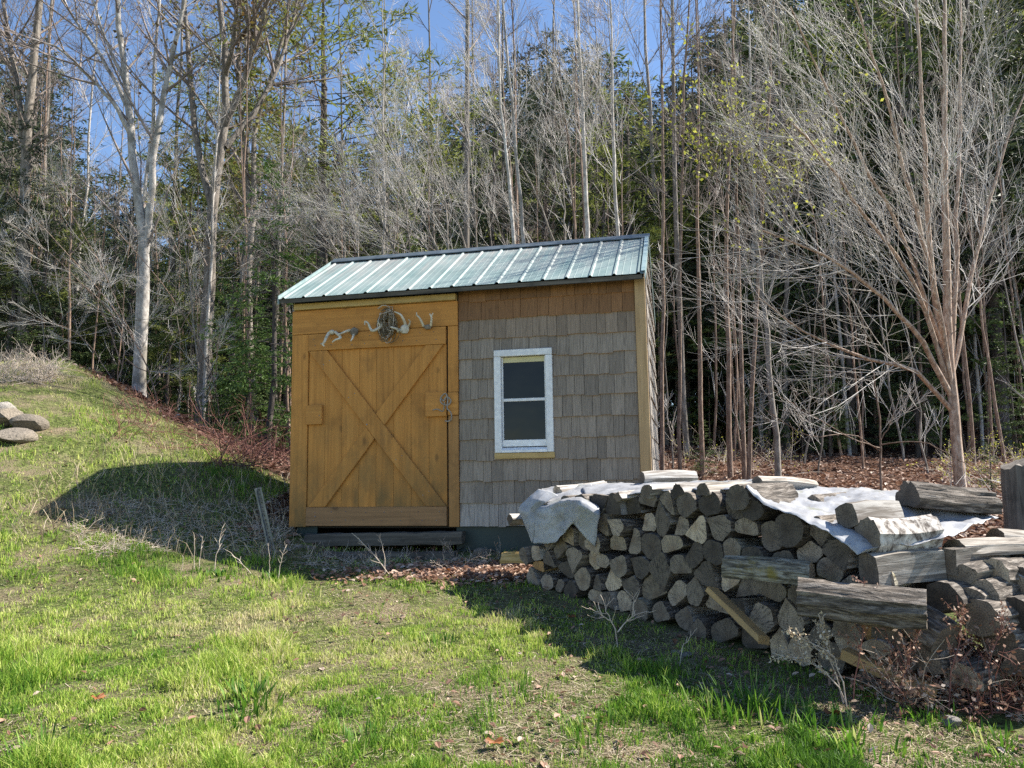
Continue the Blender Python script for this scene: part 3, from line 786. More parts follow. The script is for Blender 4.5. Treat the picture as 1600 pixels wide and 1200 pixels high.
def rough_beam(name, p, q, hw, hh, mat, label, cat, seed):
    r = random.Random(seed); p, q = Vector(p), Vector(q); d = (q - p); Ln = d.length; d.normalize()
    side = Vector((0, 0, 1)).cross(d).normalized(); up = d.cross(side)
    n = 14; mb = MB(); V = []; prof = [(-1, -1), (-0.2, -1.1), (1, -0.9), (1.05, 0.1), (0.9, 1), (0, 1.08), (-0.9, 0.95), (-1.05, 0)]
    for i in range(n + 1):
        for a, b_ in prof:
            V.append(Vector((i / n * Ln, 0, 0)) + Vector((r.uniform(-0.01, 0.01) if i in (0, n) else 0, a * hw * (1 + r.uniform(-0.1, 0.1)), b_ * hh * (1 + r.uniform(-0.14, 0.14)))))
    k = 8
    mb.add(V, [(i*k + j, (i+1)*k + j, (i+1)*k + (j+1) % k, i*k + (j+1) % k) for i in range(n) for j in range(k)] + [tuple(range(k)), tuple(range((n+1)*k - 1, n*k - 1, -1))])
    o = mb.build(name, mat, None, smooth=True)
    o.matrix_world = Matrix.Translation(p) @ Matrix((( d.x, side.x, up.x), (d.y, side.y, up.y), (d.z, side.z, up.z))).to_4x4()
    return tag(o, label, cat)
rough_beam('timber_beam', shed_pt(0.20, -0.04, -0.125), shed_pt(1.74, -0.02, -0.10), 0.065, 0.055, M['grey_beam'], 'long rotting grey timber lying as a step right under the shed door', 'timber', 1)
rough_beam('timber_beam', shed_pt(0.42, -0.33, -0.26), shed_pt(1.75, -0.28, -0.255), 0.08, 0.05, M['grey_beam'], 'lower weathered timber lying on the ground before the door step', 'timber', 2)

def rock(name, loc, size, seed, mat, rot=0, sharp=0.5):
    r = np.random.default_rng(seed)
    import bmesh
    bm = bmesh.new(); bmesh.ops.create_icosphere(bm, subdivisions=3, radius=1)
    pl = r.normal(size=(12, 3)); pl /= np.linalg.norm(pl, axis=1)[:, None]; dd_ = r.uniform(0.5, 0.85, 12)
    for v in bm.verts:
        p = np.array(v.co)
        for nvec, dist in zip(pl, dd_):
            t = p @ nvec
            if t > dist: p = p - nvec * (t - dist)
        k_ = 1 + 0.16 * (float(fbm(p[0] * 2.3 + seed, p[1] * 2.3 + p[2] * 1.7, 3)) - 0.5)
        v.co = p * k_ + 0.012 * r.normal(size=3)
    me = bpy.data.meshes.new(name); bm.to_mesh(me); bm.free(); me.materials.append(mat)
    me.polygons.foreach_set('use_smooth', [True] * len(me.polygons)); me.set_sharp_from_angle(angle=math.radians(28))
    return link(name, me, None, loc, (0, 0, rot), size)
for i_, (u_, v_, w_, s1, lb_) in enumerate([(0.95, -0.42, -0.30, 0.09, 'dark stone among dead leaves before the middle of the door step'), (1.95, -0.15, -0.24, 0.12, 'dark mossy stone under the corner where shingles begin'),
                                      (2.2, -0.2, -0.27, 0.09, 'smaller dark stone beside the mossy one at the shed foot')]):
    tag(rock('stone', shed_pt(u_, v_, w_), (s1, s1 * 0.7, s1 * 0.6), 80 + i_, M['stone_brown'], i_), lb_, 'stone')
tag(rock('stone_block', shed_pt(0.26, -0.25, -0.21), (0.14, 0.1, 0.10), 4, M['stone_brown']), 'squarish mossy stone block by the left foot of the shed door step', 'stone')

# antlers and wreath hanging on the door's top rail
def hang(name, fn, label, cat, mats=None, group=None):
    mb = MB(); fn(mb); o = mb.build(name, mats or M['bone'], None, smooth=True)
    o.matrix_world = Matrix.Translation(SH.location) @ Matrix.Rotation(-YAW, 4, 'Z')
    return tag(o, label, cat, group)
def curve(mb, pts, r0, r1, m=0, k=3, v=-0.05):
    """pts: photo positions (px, py) with optional stand-off"""
    P = []
    for p in pts:
        vv = v - (p[2] if len(p) > 2 else 0); u, w = shed_uw(p[0], p[1], vv); P.append((u, vv, w))
    P = smooth_pts(P, k); n = len(P)
    mb.tube(P, [(r0 + (r1 - r0) * (i / (n - 1)) ** 1.3) * (1.25 if r0 > 0.0045 else 1) for i in range(n)], 7, m)
def blob(mb, px, py, sx, sy, sz, m=0, v=-0.05, seed=0):
    u, w = shed_uw(px, py, v); r = random.Random(seed); V = []; Fq = []
    a, b_ = 5, 8
    for i in range(a + 1):
        th = math.pi * i / a
        for j in range(b_):
            ph = 2 * math.pi * j / b_; k = r.uniform(0.85, 1.1)
            V.append((u + sx * math.sin(th) * math.cos(ph) * k, v + sy * math.sin(th) * math.sin(ph) * k, w + sz * math.cos(th) * k))
    for i in range(a):
        for j in range(b_): Fq.append((i*b_ + j, (i+1)*b_ + j, (i+1)*b_ + (j+1) % b_, i*b_ + (j+1) % b_))
    mb.add(V, Fq, m)
def f1(mb):
    blob(mb, 519, 519, 0.035, 0.03, 0.025, seed=1)
    curve(mb, [(514, 520), (510, 527, .05), (507, 534, .08), (504, 538, .08)], 0.012, 0.008); curve(mb, [(504, 538, .08), (507, 541, .09)], 0.008, 0.003); curve(mb, [(504, 538, .08), (501, 537, .1)], 0.008, 0.003)
    curve(mb, [(524, 519), (530, 524, .05), (532, 528, .08), (524, 531, .1), (519, 535, .1)], 0.012, 0.004)
hang('antler_pair', f1, 'pale branching antler pair with down-turned tips, furthest from the latch on the door rail', 'antlers', group='antlers hung over the shed door')
def f2(mb):
    blob(mb, 553, 518, 0.045, 0.03, 0.04, m=1, seed=2)
    curve(mb, [(547, 516), (540, 518, .04), (533, 521, .07), (528, 522, .09)], 0.011, 0.004); curve(mb, [(553, 522), (551, 528, .05), (548, 533, .06)], 0.01, 0.004)
hang('antler_pair', f2, 'small antlers on a brown skull cap, beside the wreath on the door rail', 'antlers', [M['bone'], M['stone_brown']], group='antlers hung over the shed door')
def f3(mb):
    curve(mb, [(598, 504), (593, 512, .03), (582, 517, .05), (578, 512, .05), (575, 505, .06), (570, 502, .07)], 0.012, 0.006)
    curve(mb, [(570, 502, .07), (570, 508, .08)], 0.006, 0.003); curve(mb, [(594, 509, .03), (590, 501, .05)], 0.009, 0.003)
hang('antler', f3, 'single hooked antler curling out from behind the dry vine wreath', 'antlers', group='antlers hung over the shed door')
def f4(mb):
    blob(mb, 632, 514, 0.045, 0.035, 0.05, seed=4); blob(mb, 624, 517, 0.03, 0.03, 0.02, seed=5)
    curve(mb, [(634, 508), (630, 498, .05), (625, 491, .07), (616, 487, .08)], 0.012, 0.004); curve(mb, [(626, 516), (617, 513, .04), (610, 511, .06)], 0.011, 0.006)
    curve(mb, [(638, 510), (641, 503, .03), (638, 499, .05)], 0.008, 0.003)
hang('deer_skull', f4, 'bleached skull with one curved antler rising, between wreath and small forked antlers', 'skull', group='antlers hung over the shed door')
def f5(mb):
    blob(mb, 668, 511, 0.04, 0.03, 0.025, m=1, seed=6)
    curve(mb, [(662, 510), (659, 503, .03), (655, 496, .05), (650, 492, .06)], 0.010, 0.005); curve(mb, [(651, 493, .06), (651, 488, .07)], 0.006, 0.003)
    curve(mb, [(673, 509), (674, 503, .03), (674, 495, .05), (671, 490, .06)], 0.010, 0.004); curve(mb, [(674, 494, .05), (677, 489, .06)], 0.006, 0.003)
hang('antler_pair', f5, 'small upright forked antlers on a skull plate, nearest the latch side of the rail', 'antlers', [M['bone'], M['stone_brown']], group='antlers hung over the shed door')
def f6(mb):
    r = random.Random(8)
    for k in range(44):
        cx_, cy_ = 605 + r.gauss(0, 2.5), 504 + r.gauss(0, 4); rx, ry = r.uniform(5, 17), r.uniform(7, 20)
        a0 = r.uniform(0, 6.3); pts = []
        for j in range(7):
            a = a0 + j * r.uniform(0.4, 0.9); pts.append((cx_ + rx * math.cos(a), cy_ + ry * math.sin(a) + (6 if math.sin(a) > .5 else 0), r.uniform(-0.01, 0.06)))
        curve(mb, pts, 0.0035, 0.0025, k=2, v=-0.04, m=0 if k % 4 else 1)
hang('wreath', f6, 'tangled grey-brown vine wreath hung in the middle of the door rail', 'wreath', [M['vine'], M['stalk']])

# ------------------------------------------------------------------ the firewood pile
PO = np.array([0.147, 5.87, 0.0])
SD = np.array([0.6162, -0.7876, 0.0]); QD = np.array([0.7876, 0.6162, 0.0])
def face_pt(px, py, q=0.0):
    d = pray(px, py); c0 = np.array([0, 0, CAM_Z]); t = ((PO - c0) @ QD + q) / (d @ QD); return c0 + t * d
def sz_of(px, py, q=0.0):
    p = face_pt(px, py, q); return (p - PO) @ SD, p[2]
def s_pt(s, q, z): p = PO + SD * s + QD * q; return Vector((p[0], p[1], z))
PILE_ROT = Matrix(((SD[0], QD[0], 0), (SD[1], QD[1], 0), (0, 0, 1)))      # local x along the face, y into the pile
TONES = {'grey': ('end_grey', 'log_bark', 'log_split'), 'dark': ('end_dark', 'log_bark', 'log_split'), 'tan': ('end_tan', 'log_bark', 'log_split'), 'orange': ('end_orange', 'log_bark', 'log_split_yellow')}
def log_mesh(prof, Ln, seed, mats, rings=5, rough=0.004):
    """prof: list of (x, z, bark?) counter-clockwise seen from -y; pith at the origin"""
    r = random.Random(seed); n = len(prof); V = []; Fq = []; mi = []
    bend = (r.uniform(-0.012, 0.012), r.uniform(-0.012, 0.012)); tp = r.uniform(-0.08, 0.08)
    cx_ = sum(p[0] for p in prof) / n; cz_ = sum(p[1] for p in prof) / n
    lump = [r.uniform(-1, 1) for _ in range(n)]
    for i in range(rings):
        f = i / (rings - 1); k = 1 + tp * (f - 0.5)
        bx = bend[0] * math.sin(f * math.pi); bz = bend[1] * math.sin(f * math.pi)
        for j, (x, z, bk) in enumerate(prof):
            e = (rough * (lump[j] + r.uniform(-0.8, 0.8)) if bk else 0.0015 * r.uniform(-1, 1))
            dx, dz = x - cx_, z - cz_; dl = math.hypot(dx, dz) or 1
            V.append((cx_ + dx * (k + e / dl) + bx, f * Ln + (r.uniform(-0.003, 0.003) if i in (0, rings-1) else 0), cz_ + dz * (k + e / dl) + bz))
    for i in range(rings - 1):
        for j in range(n):
            a, b_ = i*n + j, i*n + (j+1) % n
            Fq.append((a, a + n, b_ + n, b_)); mi.append(1 if (prof[j][2] and prof[(j+1) % n][2]) else 2)
    c0 = len(V); V.append((cx_, 0.002, cz_)); V.append((cx_, Ln, cz_))
    for j in range(n):
        Fq.append((c0, j, (j+1) % n)); mi.append(0)
        Fq.append((c0 + 1, (rings-1)*n + (j+1) % n, (rings-1)*n + j)); mi.append(0)
    me = bpy.data.meshes.new('log'); me.from_pydata(V, [], Fq)
    for m in mats: me.materials.append(M[m])
    me.polygons.foreach_set('material_index', mi); me.polygons.foreach_set('use_smooth', [True] * len(Fq))
    me.set_sharp_from_angle(angle=math.radians(38)); me.update()
    return me
def shape_prof(kind, a, b_, seed, ang=0.0):
    """stock profiles: round, half, quarter, block; a, b_ are half-width and half-height"""
    r = random.Random(seed); P = []
    if kind == 'round':
        m_ = 30
        for j in range(m_):
            t = 2 * math.pi * j / m_; k = 0.99 + 0.03 * math.sin(3 * t + seed) + (0.02 if j % 3 else -0.03) * r.uniform(0.4, 1.2); P.append((a * math.cos(t) * k, b_ * math.sin(t) * k, True))
    elif kind == 'half':
        for j in range(19):
            t = math.pi * j / 18; k = 1 + (0.015 if j % 3 else -0.025) * r.uniform(0.3, 1.2); P.append((a * math.cos(t) * k, b_ * (math.sin(t) * 1.5 - 0.6) * k, True))
        P += [(-a * 0.5, -b_ * 0.66, False), (0, -b_ * 0.58, False), (a * 0.5, -b_ * 0.68, False)]
    elif kind == 'quarter':
        for j in range(8):
            t = math.radians(20) + math.radians(140) * j / 7; P.append((a * 1.05 * math.cos(t) * r.uniform(.96, 1.03), b_ * (math.sin(t) * 1.3 - 0.35), True))
        P += [(-a * 0.45, -b_ * 0.5, False), (r.uniform(-.1, .1) * a, -b_ * 1.05, False), (a * 0.5, -b_ * 0.45, False)]
    else:
        P = [(-a, -b_, False), (0, -b_ * 1.04, False), (a, -b_ * 0.95, False), (a * 1.03, 0, False), (a * 0.95, b_ * 0.9, True), (a * 0.3, b_ * 1.06, True), (-a * 0.4, b_ * 1.04, True), (-a * 0.98, b_ * 0.85, True), (-a * 1.02, 0, False)]
    c, s = math.cos(ang), math.sin(ang)
    return [(x * c - z * s, x * s + z * c, k) for x, z, k in P]
LOGGRP = 'split firewood stacked in the pile'
def clip(poly, n, d):
    out = []
    for i in range(len(poly)):
        p, q = poly[i], poly[(i+1) % len(poly)]
        a, b_ = p[0]*n[0] + p[1]*n[1] - d, q[0]*n[0] + q[1]*n[1] - d
        if a <= 0: out.append(p)
        if a * b_ < 0:
            t = a / (a - b_); out.append((p[0] + (q[0]-p[0])*t, p[1] + (q[1]-p[1])*t))
    return out
ORD = ['first', 'second', 'third', 'fourth', 'fifth', 'sixth', 'seventh', 'eighth', 'ninth', 'tenth', 'eleventh', 'twelfth', 'thirteenth', 'fourteenth', 'fifteenth', 'sixteenth', 'seventeenth', 'eighteenth', 'nineteenth', 'twentieth', 'twenty-first', 'twenty-second', 'twenty-third', 'twenty-fourth', 'twenty-fifth']
top_px = [(792, 812), (812, 802), (850, 786), (900, 778), (950, 775), (1000, 772), (1050, 764), (1100, 764), (1150, 768), (1200, 785), (1250, 803), (1300, 828), (1345, 880), (1400, 905), (1460, 915)]
TOP = sorted(sz_of(*p) for p in top_px)
def top_z(s): return float(np.interp(s, [t[0] for t in TOP], [t[1] for t in TOP]))
def bot_z(s, q=0.0): p = PO + SD * s + QD * q; return h1(p[0], p[1]) - 0.005
S_END = sz_of(1400, 1000)[0]
def stack(q0, rowh, colw, seed, keep, where):
    r = random.Random(seed); pts = []
    s = -0.12; cols = int((S_END + 0.25) / colw)
    nrow = 6
    for j in range(-1, nrow + 1):
        for i in range(-1, cols + 2):
            ss = -0.06 + (i + (0.5 if j % 2 else 0.0)) * colw + r.uniform(-0.36, 0.36) * colw
            hh = max(0.3, top_z(ss) - bot_z(ss, q0)); rh = hh / nrow
            zz = bot_z(ss, q0) + (j + 0.5) * rh + r.uniform(-0.3, 0.3) * rh
            real = 0 <= j < nrow and 0 <= i <= cols and ss < S_END
            pts.append((ss, zz, real, j, i))
    logs = []
    for a in pts:
        if not a[2]: continue
        poly = [(-.17, -.17), (.17, -.17), (.17, .17), (-.17, .17)]
        gap = r.uniform(0.001, 0.006)
        for b_ in pts:
            if b_ is a: continue
            dx, dz = b_[0] - a[0], b_[1] - a[1]; dl = math.hypot(dx, dz)
            if dl > 0.4 or dl < 1e-6: continue
            poly = clip(poly, (dx / dl, dz / dl), dl / 2 - gap)
            if len(poly) < 3: break
        if len(poly) < 3: continue
        # the ground
        poly = clip(poly, (0, -1), a[1] - bot_z(a[0], q0) + 0.01)
        if len(poly) < 3: continue
        logs.append((a, poly))
    byrow = {}
    for a, poly in logs: byrow.setdefault(a[3], []).append((a[0], a, poly))
    for j, lst in sorted(byrow.items()):
        lst.sort(key=lambda t: t[0])
        for idx, (_, a, poly) in enumerate(lst):
            if not keep(a, j, idx, nrow): continue
            kind = r.choices(['round', 'half', 'wedge'], [0.24, 0.40, 0.36])[0]
            # sample the cell by angle from its centre
            cxx = sum(p[0] for p in poly) / len(poly); czz = sum(p[1] for p in poly) / len(poly)
            P0 = [(p[0] - cxx, p[1] - czz) for p in poly]
            rad = []
            nn_ = 26
            def ray_r(t):
                dx, dz = math.cos(t), math.sin(t); best = 0.2
                for i in range(len(P0)):
                    p, q = P0[i], P0[(i+1) % len(P0)]
                    ex, ez = q[0]-p[0], q[1]-p[1]; den = dx*ez - dz*ex
                    if abs(den) < 1e-9: continue
                    tt = (p[0]*ez - p[1]*ex) / den; uu = (p[0]*dz - p[1]*dx) / den
                    if tt > 0 and -1e-6 <= uu <= 1+1e-6: best = min(best, tt)
                return best
            ths = [2 * math.pi * k / nn_ for k in range(nn_)]
            rr = [ray_r(t) for t in ths]; mean = sum(rr) / nn_
            if kind == 'round':
                pr = [(math.cos(t) * (x * 0.15 + min(x, mean) * 0.84), math.sin(t) * (x * 0.15 + min(x, mean) * 0.84), True) for t, x in zip(ths, rr)]; pith = (r.uniform(-.01, .01), r.uniform(-.01, .01))
            elif kind == 'half':
                al = r.choice([-1.57, -1.57, -1.9, -1.2, 0.4, 2.6]) + r.uniform(-.3, .3); c = mean * r.uniform(0.25, 0.5)
                pr = []
                for t, x in zip(ths, rr):
                    x2 = x * 0.2 + min(x, mean * 1.12) * 0.8
                    dt = math.cos(t - al)
                    if dt * x2 > c: x3 = c / dt; pr.append((math.cos(t) * x3, math.sin(t) * x3, False))
                    else: pr.append((math.cos(t) * x2, math.sin(t) * x2, True))
                pith = (math.cos(al) * c, math.sin(al) * c)
            else:
                far = max(range(nn_), key=lambda k: rr[k]); al = ths[far]
                pr = []; spread = r.uniform(1.5, 1.9); arc = mean * 1.06
                for t, x in zip(ths, rr):
                    da = (t - al + math.pi) % (2 * math.pi) - math.pi
                    if abs(da) < spread:      # the two split faces run straight from the pith edge to the bark
                        A_ = rr[far] * 0.98; ex = arc * math.cos(spread) - A_; ez = arc * math.sin(spread) * (1 if da >= 0 else -1)
                        den = math.cos(da) * ez - math.sin(da) * ex; x3 = A_ * ez / den if abs(den) > 1e-6 else A_
                        x3 = min(abs(x3), x * 1.02, A_); pr.append((math.cos(t) * x3, math.sin(t) * x3, False))
                    else:
                        x2 = min(x, arc) * 0.8 + x * 0.2; pr.append((math.cos(t) * x2, math.sin(t) * x2, True))
                pith = (math.cos(al) * rr[far], math.sin(al) * rr[far])
            nb = a[0] / max(S_END, 1)
            tone = r.choices(['grey', 'dark', 'tan', 'orange'], [0.50, 0.24, 0.20, 0.06 if (nb < 0.35 and j >= 2) else 0.02])[0]
            if j == nrow - 1: tone = r.choice(['dark', 'dark', 'grey'])
            prof = [(x - pith[0], z - pith[1], k) for x, z, k in pr]
            Ln = r.uniform(0.39, 0.46)
            mats = list(TONES[tone])
            if r.random() < 0.12: mats[1] = 'log_bark_moss'
            if j == nrow - 1 and r.random() < 0.6: mats[2] = 'log_split_pale'
            me = log_mesh(prof, Ln, seed * 1000 + j * 50 + idx, mats, rough=0.0022)
            o = link('log', me)
            off = r.gauss(0, 0.022) - (0.02 if kind == 'round' else 0)
            loc = s_pt(a[0] + cxx + pith[0], q0 + off, a[1] + czz + pith[1])
            o.matrix_world = Matrix.Translation(loc) @ PILE_ROT.to_4x4() @ Matrix.Rotation(r.uniform(-.05, .05), 4, 'Z') @ Matrix.Rotation(r.uniform(-.03, .03), 4, 'X')
            shp = {'round': 'round', 'half': 'half-round', 'wedge': 'wedge-shaped'}[kind]
            tn = {'grey': 'grey', 'dark': 'dark', 'tan': 'tan', 'orange': 'fresh orange'}[tone]
            rowname = ['bottom row', 'second row up', 'third row up', 'fourth row up', 'fifth row up', 'top row'][j]
            tag(o, f'{tn} {shp} log, {ORD[min(idx, 24)]} from shed end, {rowname} of {where}', 'log', LOGGRP)
stack(0.0, 0.14, 0.162, 11, lambda a, j, idx, n: True, 'the face')
stack(0.47, 0.14, 0.17, 12, lambda a, j, idx, n: j >= n - 1 or idx == 0, 'the back rank')

def place_log(px, py, q, az, Ln, kind, a, b_, tone, label, roll=0.0, tilt=0.0, mats=None, seed=0, z=None, bark=None, rough=0.004, loc=None):
    """near end centre seen at (px, py) on the plane q behind the face; az = heading of the log, degrees from +y towards +x"""
    prof = shape_prof(kind, a, b_, seed, roll)
    ml = list(mats or TONES[tone])
    if bark: ml[1] = bark
    me = log_mesh(prof, Ln, seed + 500, ml, rings=6, rough=rough)
    p = face_pt(px, py, q) if loc is None else loc
    o = link('log', me)
    o.matrix_world = Matrix.Translation(Vector(p)) @ Matrix.Rotation(-math.radians(az), 4, 'Z') @ Matrix.Rotation(tilt, 4, 'X')
    return tag(o, label, 'log', LOGGRP)
PL = place_log
PL(1357, 893, -0.05, 74, 0.40, 'block', 0.062, 0.078, 'grey', 'big squared grey block laid across the near end of the pile', seed=21, mats=('end_dark', 'log_split', 'log_split'), tilt=0.04)
PL(1448, 955, -0.10, -62, 0.54, 'round', 0.088, 0.09, 'grey', 'thick log with deeply furrowed grey bark under the squared block', seed=22, tilt=0.06, rough=0.012)
PL(1268, 896, -0.12, -56, 0.44, 'half', 0.075, 0.062, 'tan', 'mossy yellow-barked log lying lengthwise across the middle of the face', seed=23, bark='log_bark_moss', tilt=0.03, roll=0.3)
PL(1356, 838, 0.0, 74, 0.38, 'round', 0.088, 0.088, 'dark', 'fat pale-barked birch log lying on top of the tarp', seed=24, bark='log_birch', tilt=0.02)
PL(1322, 806, 0.03, 62, 0.36, 'block', 0.062, 0.058, 'grey', 'small squared log end poking out beside the birch log', seed=25, roll=0.25, mats=('end_grey', 'log_split', 'log_split_pale'))
PL(1470, 935, 0.16, 60, 0.42, 'half', 0.10, 0.09, 'dark', 'dark half log wedged behind the furrowed log', seed=61, roll=0.4)
PL(1478, 880, 0.30, 64, 0.42, 'quarter', 0.09, 0.075, 'grey', 'grey wedge log right behind the far end of the squared block', seed=62, roll=0.8)
PL(1535, 930, 0.30, 60, 0.42, 'half', 0.09, 0.08, 'grey', 'grey half log under the brown round one', seed=63, roll=-0.5)
PL(1530, 965, 0.20, 58, 0.42, 'round', 0.09, 0.085, 'dark', 'dark round log just above the brush heap', seed=64)
PL(1600, 925, 0.48, 62, 0.42, 'quarter', 0.10, 0.08, 'grey', 'grey wedge log at the right edge between two dark ones', seed=65, roll=1.9)
PL(1520, 875, 0.62, 66, 0.42, 'half', 0.10, 0.08, 'dark', 'dark half log filling in behind the silvery split log', seed=66, roll=2.8)
PL(1575, 878, 0.72, 66, 0.42, 'half', 0.10, 0.08, 'dark', 'dark half log beneath the weathered split log', seed=67, roll=0.2)
PL(1440, 905, 0.30, 64, 0.42, 'half', 0.10, 0.09, 'dark', 'dark half log hidden behind the squared block', seed=68)
PL(1560, 955, 0.45, -55, 0.45, 'quarter', 0.05, 0.04, 'grey', 'curved strip of barked wood lying across the tumbled logs', seed=69, tilt=0.25, bark='log_bark')
PL(1418, 774, 0.55, 86, 0.46, 'half', 0.11, 0.085, 'dark', 'half log with ridged bark on the far edge of the tarp', seed=26, tilt=-0.12, rough=0.012, mats=('end_dark', 'log_bark', 'log_bark'))
PL(1182, 752, 0.42, 72, 0.42, 'quarter', 0.055, 0.034, 'dark', 'thin split billet holding down the tarp beside the long white sheet', seed=27, tilt=-0.08, mats=('end_dark', 'log_split', 'log_split_pale'))
PL(1003, 750, 0.55, 72, 0.44, 'quarter', 0.06, 0.065, 'dark', 'pale split log raised on the far edge of the pile nearest the shed corner', seed=28, tilt=0.0, mats=('end_dark', 'log_split_pale', 'log_split_pale'))
PL(870, 768, 0.25, 62, 0.44, 'half', 0.075, 0.05, 'tan', 'weathered split slab sticking up behind the draped tarp corner', seed=29, tilt=0.07, roll=0.2, mats=('end_tan', 'log_split_pale', 'log_split_pale'))
PL(903, 784, 0.02, 60, 0.44, 'quarter', 0.05, 0.036, 'dark', 'flat silvery split log lying over the draped tarp', seed=30, roll=0.3, tilt=0.03, mats=('end_dark', 'log_split_pale', 'log_split_pale'))
PL(965, 776, -0.03, 58, 0.5, 'quarter', 0.05, 0.036, 'dark', 'notched silvery split log on top next to the tarp corner', seed=31, roll=3.0, mats=('end_dark', 'log_split_pale', 'log_split_pale'), tilt=0.02)
PL(1010, 768, -0.02, 63, 0.48, 'quarter', 0.07, 0.045, 'dark', 'broad silver-grey split log in the middle of the top layer', seed=32, roll=0.15, mats=('end_dark', 'log_split_pale', 'log_split_pale'))
PL(1058, 768, -0.03, 55, 0.46, 'half', 0.055, 0.05, 'dark', 'dark-ended split log with pale top before the shed corner', seed=33, roll=0.4, mats=('end_dark', 'log_split_pale', 'log_split_pale'))
PL(1098, 766, -0.04, 55, 0.44, 'half', 0.055, 0.048, 'dark', 'dark half log at the edge of the long tarp', seed=34, mats=('end_dark', 'log_split', 'log_split_pale'))
PL(1152, 778, -0.05, 56, 0.44, 'round', 0.082, 0.075, 'dark', 'dark round log under the corner of the long tarp', seed=35)
PL(796, 812, -0.02, 60, 0.42, 'quarter', 0.05, 0.045, 'dark', 'small silvery billet at the very shed end of the pile top', seed=36, mats=('end_dark', 'log_split_pale', 'log_split_pale'))
PL(787, 873, 0.03, 118, 0.30, 'half', 0.06, 0.055, 'tan', 'tan half log laid crosswise at the foot of the shed end', seed=37, mats=('end_tan', 'log_split_yellow', 'log_split'))
# the tumbled near end of the pile, to the right of the squared block
PL(1492, 858, 0.42, 78, 0.40, 'half', 0.085, 0.052, 'grey', 'split log with silvery grain just beyond the squared block', seed=40, mats=('end_grey', 'log_split', 'log_split_pale'))
PL(1556, 842, 0.78, 92, 0.5, 'half', 0.10, 0.062, 'grey', 'weathered split log at the far right under the wooden post', seed=41, tilt=-0.1, mats=('end_grey', 'log_split', 'log_split'))
PL(1553, 898, 0.42, 62, 0.4, 'round', 0.075, 0.075, 'tan', 'brown round log end facing out below the silvery split log', seed=42)
PL(1500, 905, 0.30, 60, 0.42, 'half', 0.09, 0.08, 'grey', 'grey half log tucked in beside the squared block', seed=43, roll=0.9)
PL(1512, 946, 0.22, 46, 0.42, 'quarter', 0.09, 0.085, 'dark', 'dark wedge log low down past the furrowed log', seed=44, roll=0.5)
PL(1588, 905, 0.5, 60, 0.4, 'round', 0.07, 0.07, 'dark', 'dark round log at the right edge beside the brown one', seed=45)
PL(1588, 960, 0.34, 60, 0.42, 'half', 0.10, 0.09, 'dark', 'large dark half log near the ground at the right edge', seed=46)
PL(1560, 1000, 0.24, 58, 0.42, 'round', 0.08, 0.08, 'dark', 'dark log half hidden behind the dry brush', seed=47)
PL(1478, 1003, 0.10, -30, 0.5, 'round', 0.095, 0.09, 'grey', 'rough barked log slumping out of the near end under the brush', seed=48, tilt=0.35, rough=0.012)
PL(1440, 1030, 0.02, 50, 0.42, 'half', 0.09, 0.08, 'dark', 'dark half log on the ground at the near corner', seed=49)
PL(1400, 1040, -0.02, 52, 0.42, 'quarter', 0.08, 0.07, 'dark', 'small dark wedge at the near bottom corner', seed=50)
PL(1505, 1060, 0.08, 55, 0.4, 'half', 0.09, 0.07, 'grey', 'low grey log beneath the dry brush', seed=51)
PL(1600, 1040, 0.22, 60, 0.42, 'half', 0.10, 0.08, 'dark', 'dark log on the ground at the right edge of the photo', seed=52)
PL(1620, 870, 0.7, 70, 0.4, 'half', 0.09, 0.07, 'grey', 'grey log cut by the right edge under the post', seed=53)
PL(1625, 1000, 0.35, 60, 0.42, 'round', 0.09, 0.09, 'grey', 'round log low down and cut by the right edge', seed=54)
PL(1385, 985, 0.02, 54, 0.42, 'half', 0.08, 0.075, 'grey', 'grey log end under the furrowed log', seed=55)
PL(1320, 985, -0.03, 50, 0.42, 'half', 0.075, 0.065, 'grey', 'bluish grey half log poking out low on the face', seed=56, mats=('end_grey', 'log_split', 'log_split_pale'))
PL(1370, 1015, -0.05, 48, 0.42, 'quarter', 0.075, 0.05, 'grey', 'flat grey split log low on the face near the furrowed log', seed=57, mats=('end_grey', 'log_split_pale', 'log_split_pale'))
# planks against the face and under the pile
def plank(name, p, q, w, t, mat, label, seed, up=Vector((0, 0, 1))):
    p, q = Vector(p), Vector(q); d = q - p; Ln = d.length; d.normalize(); s = d.cross(up).normalized(); u = s.cross(d)
    r = random.Random(seed); mb = MB(); n = 6; V = []
    for i in range(n + 1):
        for a, b_ in ((-1, -1), (1, -1), (1, 1), (-1, 1)):
            V.append((i / n * Ln + (0.012 * a if i == n else 0), a * w / 2 + r.uniform(-.002, .002), b_ * t / 2 + r.uniform(-.001, .001)))
    mb.add(V, [(i*4 + j, (i+1)*4 + j, (i+1)*4 + (j+1) % 4, i*4 + (j+1) % 4) for i in range(n) for j in range(4)] + [(3, 2, 1, 0), (n*4, n*4+1, n*4+2, n*4+3)])
    mb.m = [0] * len(mb.f)
    o = mb.build(name, mat, None, bev=0.002)
    o.matrix_world = Matrix.Translation(p) @ Matrix(((d.x, s.x, u.x), (d.y, s.y, u.y), (d.z, s.z, u.z))).to_4x4()
    return tag(o, label, 'plank')
ax = wood('yellow_pine_x', (0.30, 0.19, 0.08), (0.40, 0.26, 0.11), (0.5, 0.34, 0.17), grain='x', val=0.1, bs=0.4, blotch=0.5)
ct = face_pt(1112, 922, -0.085); gb = face_pt(1194, 1000, -0.17)
plank('plank', ct, Vector(gb), 0.032, 0.085, ax, 'yellowish plank leaning with its edge against the face of the pile', 1, Vector((-QD[0], -QD[1], 0.2)))
pa = face_pt(1322, 1020, -0.04); pb = face_pt(1462, 1085, -0.03)
